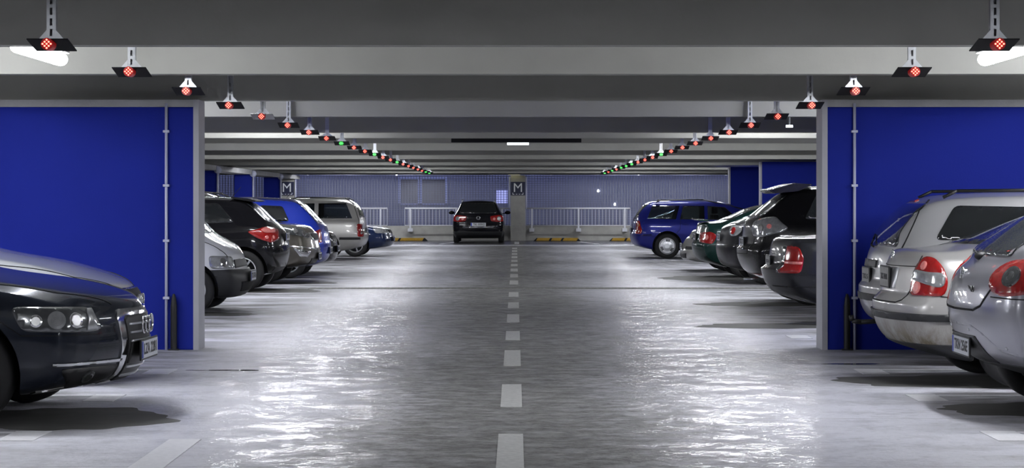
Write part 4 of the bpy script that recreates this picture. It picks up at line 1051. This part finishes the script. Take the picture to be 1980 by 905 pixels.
# ---------------- 10. small silver car, nose to the aisle
pz = P('pale_silver_paint', (.5, .5, .48), .3, .5, .2); L = 3.9
c = Car('small pale silver car, nose peeping out between the green saloon and blue estate', 3.42+L, 44.3, PI,
        spec(L, .83, 1.44, prof_hatch(L, 1.44, .95, .15, 1.0, .4, 1.36, 1.0, 1.6, 1.0, .62, .84), [(0, .93), (.6, .95), (L-1.4, .92), (L-.6, .82), (L, .58)], .55, TAILH, [.14, .03, .0, .0, .03, .09, .14, .20, .26], .14, .26, zb=.16, r=.29, sub=2), pz)
c.headlight([(L-.50, .80, .86), (L-.40, .82, .72), (L-.14, .52, .66), (L-.22, .48, .80)], (.7, .7, .2), [((L-.3, .68, .76), .05, M['lamp_bowl'])])
c.decal('bumper_rub_strip', [(L-.02, .5, .50), (L-.35, .84, .50), (L-.35, .84, .44), (L-.02, .5, .44)], (.7, .7, 0), M['plastic'], .012, .06, None, 0, True)
c.decal('lower_grille', [(L, -.5, .36), (L, .5, .36), (L, .45, .26), (L, -.45, .26)], (1, 0, 0), M['slate'], .004); c.plate('front', .50, 'TKI 61')
c.windscreen(1.02, 1.36, .58, .50, M['dark_glass']); c.side_windows([[(.7, 1.0), (1.7, .98), (1.65, 1.34), (.9, 1.35)], [(1.75, .98), (2.7, .97), (2.3, 1.33), (1.72, 1.34)]], M['dark_glass']); c.mirrors(L-1.35, 1.0)

# ---------------- 11. blue estate
def cabin_bits(c, xs, z):
    for x in xs:
        for sg in (-1, 1):
            bm = B((x-.05, x+.06, sg*.36-.22, sg*.36+.22, z-.02, z+.10), (x-.03, x+.05, sg*.36-.12, sg*.36+.12, z+.12, z+.30), bevel=.02); link('seat_back', bm, M['liner'], c.root)
pf = P('deep_blue_paint', (.014, .020, .20), .28, .4); L = 4.45
FW = [[(.40, 1.00), (1.12, .985), (1.22, 1.325), (.54, 1.335)], [(1.22, .985), (1.84, .975), (1.84, 1.32), (1.31, 1.325)], [(1.92, .975), (2.72, .955), (2.36, 1.29), (1.92, 1.32)]]
c = Car('deep blue estate with slotted silver wheel covers, in the right rear', 2.90, 53.95, 0,
        spec(L, .86, 1.46, prof_hatch(L, 1.46, .98, .10, 1.0, .34, 1.40, 1.15, 1.85, .98, .70), [(0, .96), (.5, .975), (1.4, .96), (L-1.4, .93), (L-.7, .84), (L, .66)], .60,
             [.16, .05, .0, .0, .03, .05, .06, .08, .10], NOSE, .18, .2, zb=.22, r=.315, xr=.90, ledge=[6], rim=('cap', 0), cuts=FW), pf)
for p in FW: c.decal('side_window', [(x, .86, z) for x, z in p], (0, 1, 0), M['clear_glass'], .002, .1, None, 0, True, inner=.004)
cabin_bits(c, (1.25, 2.15), 1.0)
c.taillight([(.04, .66, .94), (.05, .66, .62), (.22, .86, .62), (.24, .86, .72), (.14, .80, .95)], (-.7, .7, 0), M['red_lens'], [((.14, .80, .84), .035, M['amber_lens'])])
c.rear_window(1.03, 1.38, .62, .52, M['dark_glass'], .3); c.roof_rails(.75, 2.9); c.handles((1.35,), .86); c.seam('side_strip', [(.3, .86, .60), (.5, .86, .60)], (0, 1, 0), .02, both=True)
c.seam('door_seam', [(1.24, .86, .98), (1.22, .86, .74), (1.12, .86, .62)], (0, 1, 0), .008, both=True); c.seam('door_seam', [(1.88, .86, .97), (1.9, .86, .3)], (0, 1, 0), .008, both=True)
c.plate('rear', .70, 'TKN 4'); c.seam('bumper_seam', [(.1, .8, .58), (.24, .86, .58), (.55, .86, .56)], (-.3, .9, 0), .008, both=True); c.windscreen(1.0, 1.38, .6, .52, M['dark_glass']); c.mirrors(L-1.6, .98)

# ---------------- 12. silver car behind the blue estate
L = 4.3
c = Car('silver-grey saloon showing only its tail behind the blue estate', 3.16, 57.0, 0,
        spec(L, .85, 1.40, prof_sedan(L, 1.40, .96, 1.0, .6, 1.3, 1.3, 1.9, .95, .7), belt_sed(L, .93, .68, .93), .56, TAILH, NOSE, .2, .2, zb=.22, sub=2), pz)
c.taillight([(.08, .5, .86), (.08, .5, .72), (.26, .85, .72), (.26, .85, .86)], (-.7, .7, 0)); c.rear_window(1.02, 1.34, .6, .5, M['dark_glass'], .8); c.plate('rear', .6, 'TKI 9')

# ---------------- 13. white van beyond the left wall (nose to the aisle)
pw = P('white_paint', (.66, .67, .70), .35, 0); L = 4.0
c = Car('white van with an unpainted black bumper, first beyond the left blue wall', -3.45-L, 27.7, 0,
        spec(L, .84, 1.82, [(0, 1.0), (.08, 1.1), (.2, 1.7), (.5, 1.80), (1.5, 1.82), (L-1.55, 1.80), (L-1.15, 1.70), (L-.50, .99), (L-.3, .90), (L-.13, .80), (L, .71)], [(0, .98), (.5, 1.0), (L-1.3, .98), (L-.5, .90), (L-.2, .76), (L, .68)], .64,
             TAILH, [.16, .05, .0, -.01, .04, .09, .11, .13, .16], .10, .20, zb=[(0, .26), (L-.5, .22), (L, .20)], r=.30, xf=L-.68, ledge_n=[6]), pw, 'van')
c.split('front_bumper', [((0, 0, .555), (0, 0, -1)), ((L-.72, 0, 0), (1, 0, 0))], M['plastic'], .016, label='unpainted black front bumper')
c.headlight([(L-.44, .82, .735), (L-.42, .83, .57), (L-.12, .60, .565), (L-.16, .56, .72)], (.6, .8, 0), [((L-.28, .74, .65), .055, M['lamp_bowl'])])
c.decal('grille', [(L, -.50, .71), (L, .50, .71), (L, .54, .60), (L, -.54, .60)], (1, 0, .2), M['slate'], .006); c.plate('front', .46, 'TKI 42A', proud=.03)
c.decal('lower_grille', [(L, -.5, .40), (L, .5, .40), (L, .45, .28), (L, -.45, .28)], (1, 0, 0), M['liner'], .02)
c.windscreen(1.02, 1.62, .68, .58, M['wet_glass']); c.side_windows([[(L-1.9, 1.05), (L-.95, 1.03), (L-1.25, 1.58), (L-1.9, 1.62)]], M['dark_glass']); c.mirrors(L-.80, 1.04, M['black'])
c.seam('hood_seam', [(L-.52, .76, .94), (L-.3, .73, .85), (L-.12, .60, .74)], (.3, .4, 1), .008, both=True)

# ---------------- 14. black hatchback, tail to the aisle
pq = P('black_paint', (.008, .008, .010), .2, .2, 0); L = 4.24
c = Car('black hatchback with large pink and red tail lamps, beyond the white van', -3.66, 34.4, PI,
        spec(L, .88, 1.51, prof_hatch(L, 1.51, 1.04, .24, 1.09, .58, 1.43, 1.1, 1.75, 1.0, .74), [(0, 1.02), (.5, 1.05), (1.4, 1.0), (L-1.5, .96), (L-.7, .88), (L, .68)], .58,
             [.22, .08, .01, .0, .01, .05, .10, .16, .20], NOSE, .24, .2, zb=.20, r=.325, xr=.66, rim=('spoke', 7), ledge=[6], sub=3), pq)
tl = c.taillight([(.08, .50, .98), (.10, .56, .82), (.22, .80, .77), (.40, .88, .84), (.58, .88, .95), (.42, .88, .98), (.26, .82, 1.03)], (-.6, .8, 0), M['red_lens'], [((.17, .72, .86), .03, M['pink_lens']), ((.28, .82, .86), .03, M['pink_lens'])])
for sg in (1, -1): c.decal('reversing_lens', [(.12, sg*.60, 1.0), (.14, sg*.64, .93), (.30, sg*.84, .93), (.36, sg*.86, .98), (.26, sg*.82, 1.02)], (-.6, sg*.8, 0), M['pink_lens'], .013, .05, tl, 1)
c.rear_window(1.10, 1.40, .60, .52, M['wet_glass'], .4); bm = bmesh.new(); prism(bm, [(.46, 1.435), (.52, 1.42), (.85, 1.47), (.9, 1.50), (.62, 1.475)], 'y', -.55, .55); link('roof_spoiler', bm, pq, c.root)
c.side_windows([[(.80, 1.10), (1.40, 1.07), (1.42, 1.40), (1.08, 1.40)], [(1.48, 1.06), (2.3, 1.03), (2.28, 1.40), (1.48, 1.41)]], M['dark_glass']); c.antenna(.95, 0, .22); c.plate('rear', .86, 'TKN 7')
c.decal('bumper_insert', [(.0, -.6, .38), (.0, .6, .38), (.05, .55, .28), (.05, -.55, .28)], (-1, 0, 0), M['plastic'], .004); c.seam('bumper_seam', [(.2, .86, .74), (.3, .88, .72), (.32, .88, .66)], (-.3, .9, 0), .008, both=True)
c.windscreen(1.0, 1.42, .6, .52, M['dark_glass']); c.mirrors(L-1.6, 1.0); c.handles((1.6,), .92)

# ---------------- 15. bronze off-roader, nose to the aisle
pn = P('bronze_paint', (.095, .085, .07), .3, .6, .3); L = 4.44
c = Car('bronze-grey off-roader with swept-back lamps, between the black hatchback and the blue one', -3.45-L, 37.6, 0,
        spec(L, .92, 1.64, prof_hatch(L, 1.64, 1.05, .2, 1.1, .55, 1.54, 1.2, 1.85, 1.14, .92, 1.02), [(0, 1.03), (.6, 1.05), (L-1.5, 1.04), (L-.7, 1.0), (L, .84)], .60, TAILH, [.20, .07, .0, .0, .02, .05, .08, .12, .17], .14, .30, zb=.26, r=.35, sub=3), pn)
c.headlight([(L-.66, .90, 1.01), (L-.50, .91, .86), (L-.16, .56, .78), (L-.13, .50, .86), (L-.34, .68, .98)], (.7, .7, .1), [((L-.38, .80, .92), .055, M['lamp_bowl']), ((L-.24, .66, .87), .05, M['lamp_bowl'])], M['smoke'])
gf = c.decal('grille_frame', [(L, -.50, .88), (L, .50, .88), (L, .40, .74), (L, -.40, .74)], (1, 0, 0), M['chrome'], .012, .05, None, 1); c.decal('grille', [(L, -.46, .86), (L, .46, .86), (L, .36, .76), (L, -.36, .76)], (1, 0, 0), M['slate'], .018, .05, gf, 1)
for sg in (1, -1):
    c.decal('fog_lamp', [(L-.42, sg*.87, .62), (L-.12, sg*.56, .56), (L-.20, sg*.64, .46), (L-.30, sg*.80, .46)], (.7, sg*.7, 0), M['lamp_bowl'], .010, .05, None, 0)
    c.decal('chrome_strip', [(L-.46, sg*.90, .665), (L-.04, sg*.3, .60), (L-.04, sg*.3, .585), (L-.46, sg*.90, .645)], (.7, sg*.7, 0), M['chrome'], .012, .05)
c.plate('front', .46, 'TKI 5HV'); c.decal('lower_grille', [(L, -.5, .44), (L, .5, .44), (L, .45, .32), (L, -.45, .32)], (1, 0, 0), M['slate'], .004)
c.windscreen(1.16, 1.54, .66, .56, M['wet_glass']); c.side_windows([[(1.0, 1.12), (L-1.7, 1.09), (L-2.0, 1.50), (1.0, 1.52)]], M['dark_glass']); c.mirrors(L-1.6, 1.14); c.roof_rails(.8, 2.6)

# ---------------- 16. bright blue hatchback, tail to the aisle
pu = P('bright_blue_paint', (.015, .045, .50), .26, .3); L = 4.2
c = Car('bright blue hatchback with a shiny roof, between the bronze off-roader and the silver estate', -3.50, 40.3, PI,
        spec(L, .87, 1.52, prof_hatch(L, 1.52, .98, .16, 1.0, .54, 1.44, 1.1, 1.75, 1.0, .74), [(0, .96), (.5, .99), (1.4, .98), (L-1.5, .94), (L-.7, .86), (L, .68)], .60,
             [.20, .07, .01, .0, .02, .05, .08, .10, .13], NOSE, .2, .2, zb=.18, r=.31, xr=.72, ledge=[6], sub=3), pu)
c.rear_window(1.02, 1.41, .64, .54, M['wet_glass'], .4); c.taillight([(.06, .66, .92), (.06, .68, .66), (.2, .85, .66), (.24, .86, .86)], (-.7, .7, 0)); c.side_windows([[(.72, 1.06), (1.3, 1.04), (1.28, 1.36), (.86, 1.34)], [(1.38, 1.03), (2.2, 1.0), (2.18, 1.38), (1.36, 1.37)]], M['dark_glass'])
c.plate('rear', .50, 'TKI 78'); c.antenna(.85, 0, .2); c.bar('drip_rail', [(.62, .6, 1.45), (.3, .7, 1.16), (.18, .74, 1.02)], .008, M['chrome']); c.windscreen(1.0, 1.42, .6, .52, M['dark_glass']); c.mirrors(L-1.6, 1.0)

# ---------------- 17. dark nose beyond it
L = 4.1
c = Car('black car with only its nose and number plate showing beyond the bright blue hatchback', -3.58-L, 42.9, 0,
        spec(L, .85, 1.42, prof_sedan(L, 1.42, .96, 1.0, .6, 1.3, 1.3, 1.9, .95, .78), belt_sed(L, .92, .74, .93), .56, TAILH, [.14, .04, .0, .0, .01, .03, .05, .08, .12], .2, .26, zb=.18, sub=2), pq)
c.headlight([(L-.5, .83, .80), (L-.42, .84, .64), (L-.1, .5, .62), (L-.12, .48, .78)], (.7, .7, 0)); c.plate('front', .48, 'KR 4'); c.windscreen(.98, 1.34, .6, .52, M['dark_glass']); c.decal('grille', [(L, -.4, .76), (L, .4, .76), (L, .36, .62), (L, -.36, .62)], (1, 0, 0), M['slate'], .006)

# ---------------- 18. silver estate with see-through windows, tail to the aisle
pp = P('warm_silver_paint', (.50, .49, .47), .34, .45); L = 4.45
OW = [[(.36, 1.015), (1.20, 1.01), (1.20, 1.385), (.52, 1.395)], [(1.30, 1.005), (2.0, 1.0), (1.98, 1.38), (1.30, 1.385)], [(2.08, 1.0), (2.85, .99), (2.5, 1.34), (2.06, 1.38)]]
c = Car('tall silver estate with roof rails and see-through windows, in the left rear', -3.68, 53.2, PI,
        spec(L, .865, 1.52, prof_hatch(L, 1.52, .98, .08, 1.0, .30, 1.46, 1.2, 1.9, .98, .74), [(0, .97), (.5, .985), (1.4, .985), (L-1.4, .95), (L-.7, .88), (L, .70)], .66,
             [.18, .06, .0, .0, .05, .06, .07, .08, .10], NOSE, .14, .2, zb=.22, r=.315, xr=1.04, ledge=[5, 6], cuts=OW), pp)
for p in OW: c.decal('side_window', [(x, .865, z) for x, z in p], (0, 1, 0), M['clear_glass'], .002, .1, None, 0, True, inner=.004)
cabin_bits(c, (1.24, 2.2), 1.0)
c.rear_window(1.03, 1.43, .68, .60, M['dark_glass'], .3); c.taillight([(.05, .66, .88), (.05, .68, .56), (.2, .86, .56), (.2, .86, .88)], (-.7, .7, 0), M['red_lens'], [((.1, .78, .66), .04, M['clear_lens'])])
c.decal('side_strip', [(.16, .87, .55), (.67, .87, .55), (.68, .87, .49), (.16, .87, .49)], (0, 1, 0), M['plastic'], .010, .1, None, 0, True); c.roof_rails(.55, 2.8); c.plate('rear', .72, 'TKI 1')
c.windscreen(1.0, 1.42, .6, .54, M['dark_glass']); c.mirrors(L-1.65, 1.0); c.seam('tailgate_seam', [(.42, .7, 1.45), (.34, .75, 1.38), (.2, .86, .98), (.18, .87, .60)], (0, 1, .1), .01, both=True)

# ---------------- 19. dark blue saloon nose
py_ = P('navy_paint', (.012, .022, .065), .25, .4); L = 4.5
c = Car('dark blue saloon with its nose out behind the silver estate, farthest on the left', -3.20-L, 55.9, 0,
        spec(L, .86, 1.38, prof_sedan(L, 1.38, .92, .96, .7, 1.4, 1.4, 2.0, .88, .68, .76), belt_sed(L, .86, .67, .9), .55, TAILH, [.16, .05, .0, .0, .02, .04, .06, .09, .12], .2, .26, zb=.20, r=.31, xf=L-.97, sub=2), py_)
c.headlight([(L-.5, .83, .74), (L-.44, .84, .61), (L-.1, .46, .60), (L-.12, .44, .73)], (.7, .7, 0)); c.plate('front', .46, 'TKI 3', proud=.02); c.decal('grille', [(L, -.36, .72), (L, .36, .72), (L, .32, .60), (L, -.32, .60)], (1, 0, 0), M['slate'], .006)
c.windscreen(.9, 1.3, .6, .52, M['dark_glass']); c.side_windows([[(1.2, .94), (L-1.8, .92), (L-2.1, 1.28), (1.6, 1.3)]], M['dark_glass']); c.mirrors(L-1.7, .9)

# ---------------- 20. black estate in the end of the aisle
L = 4.55
pt = P('gloss_black_paint', (.008, .008, .011), .18, .2)
c = Car('black estate car seen from behind at the end of the aisle, beside the central pillar', -1.29, 73.2, PI/2,
        spec(L, .905, 1.50, prof_hatch(L, 1.50, 1.0, .10, 1.02, .42, 1.43, 1.2, 1.9, 1.0, .74), [(0, .985), (.5, 1.0), (1.4, .99), (L-1.4, .95), (L-.7, .88), (L, .70)], .60,
             [.18, .06, .0, .0, .03, .05, .07, .09, .12], NOSE, .15, .2, zb=.17, r=.32, xr=.95, ledge=[6], sub=3), pt)
c.split('lower_valance', [((0, 0, .40), (0, 0, -1)), ((.60, 0, 0), (-1, 0, 0))], M['plastic'], .006)
c.taillight([(.06, .42, .93), (.06, .44, .76), (.1, .66, .73), (.30, .90, .76), (.30, .90, .95), (.12, .7, .97)], (-.9, .43, 0), M['red_lens'], [((.08, .56, .84), .045, M['pink_lens']), ((.1, .74, .85), .075, M['clear_lens'])])
c.rear_window(1.03, 1.39, .66, .54, M['dark_glass'], .3); c.plate('rear', .645, 'TKI 50502'); c.ring('badge', (c.hit((0, 0, .87), (-1, 0, 0))[0].x-.008, 0, .87), .055, .011, M['chrome'], 1)
c.decal('chrome_strip', [(0, -.55, .555), (0, .55, .555), (0, .55, .54), (0, -.55, .54)], (-1, 0, 0), M['chrome'], .008); c.seam('tailgate_seam', [(.03, -.68, .75), (0, -.62, .50), (0, .62, .50), (.03, .68, .75)], (-1, 0, 0), .012)
c.roof_rails(.6, 3.0, M['alloy']); c.wiper(1.03, 0, .3, (.4, .04)); c.mirrors(L-1.65, 1.04)
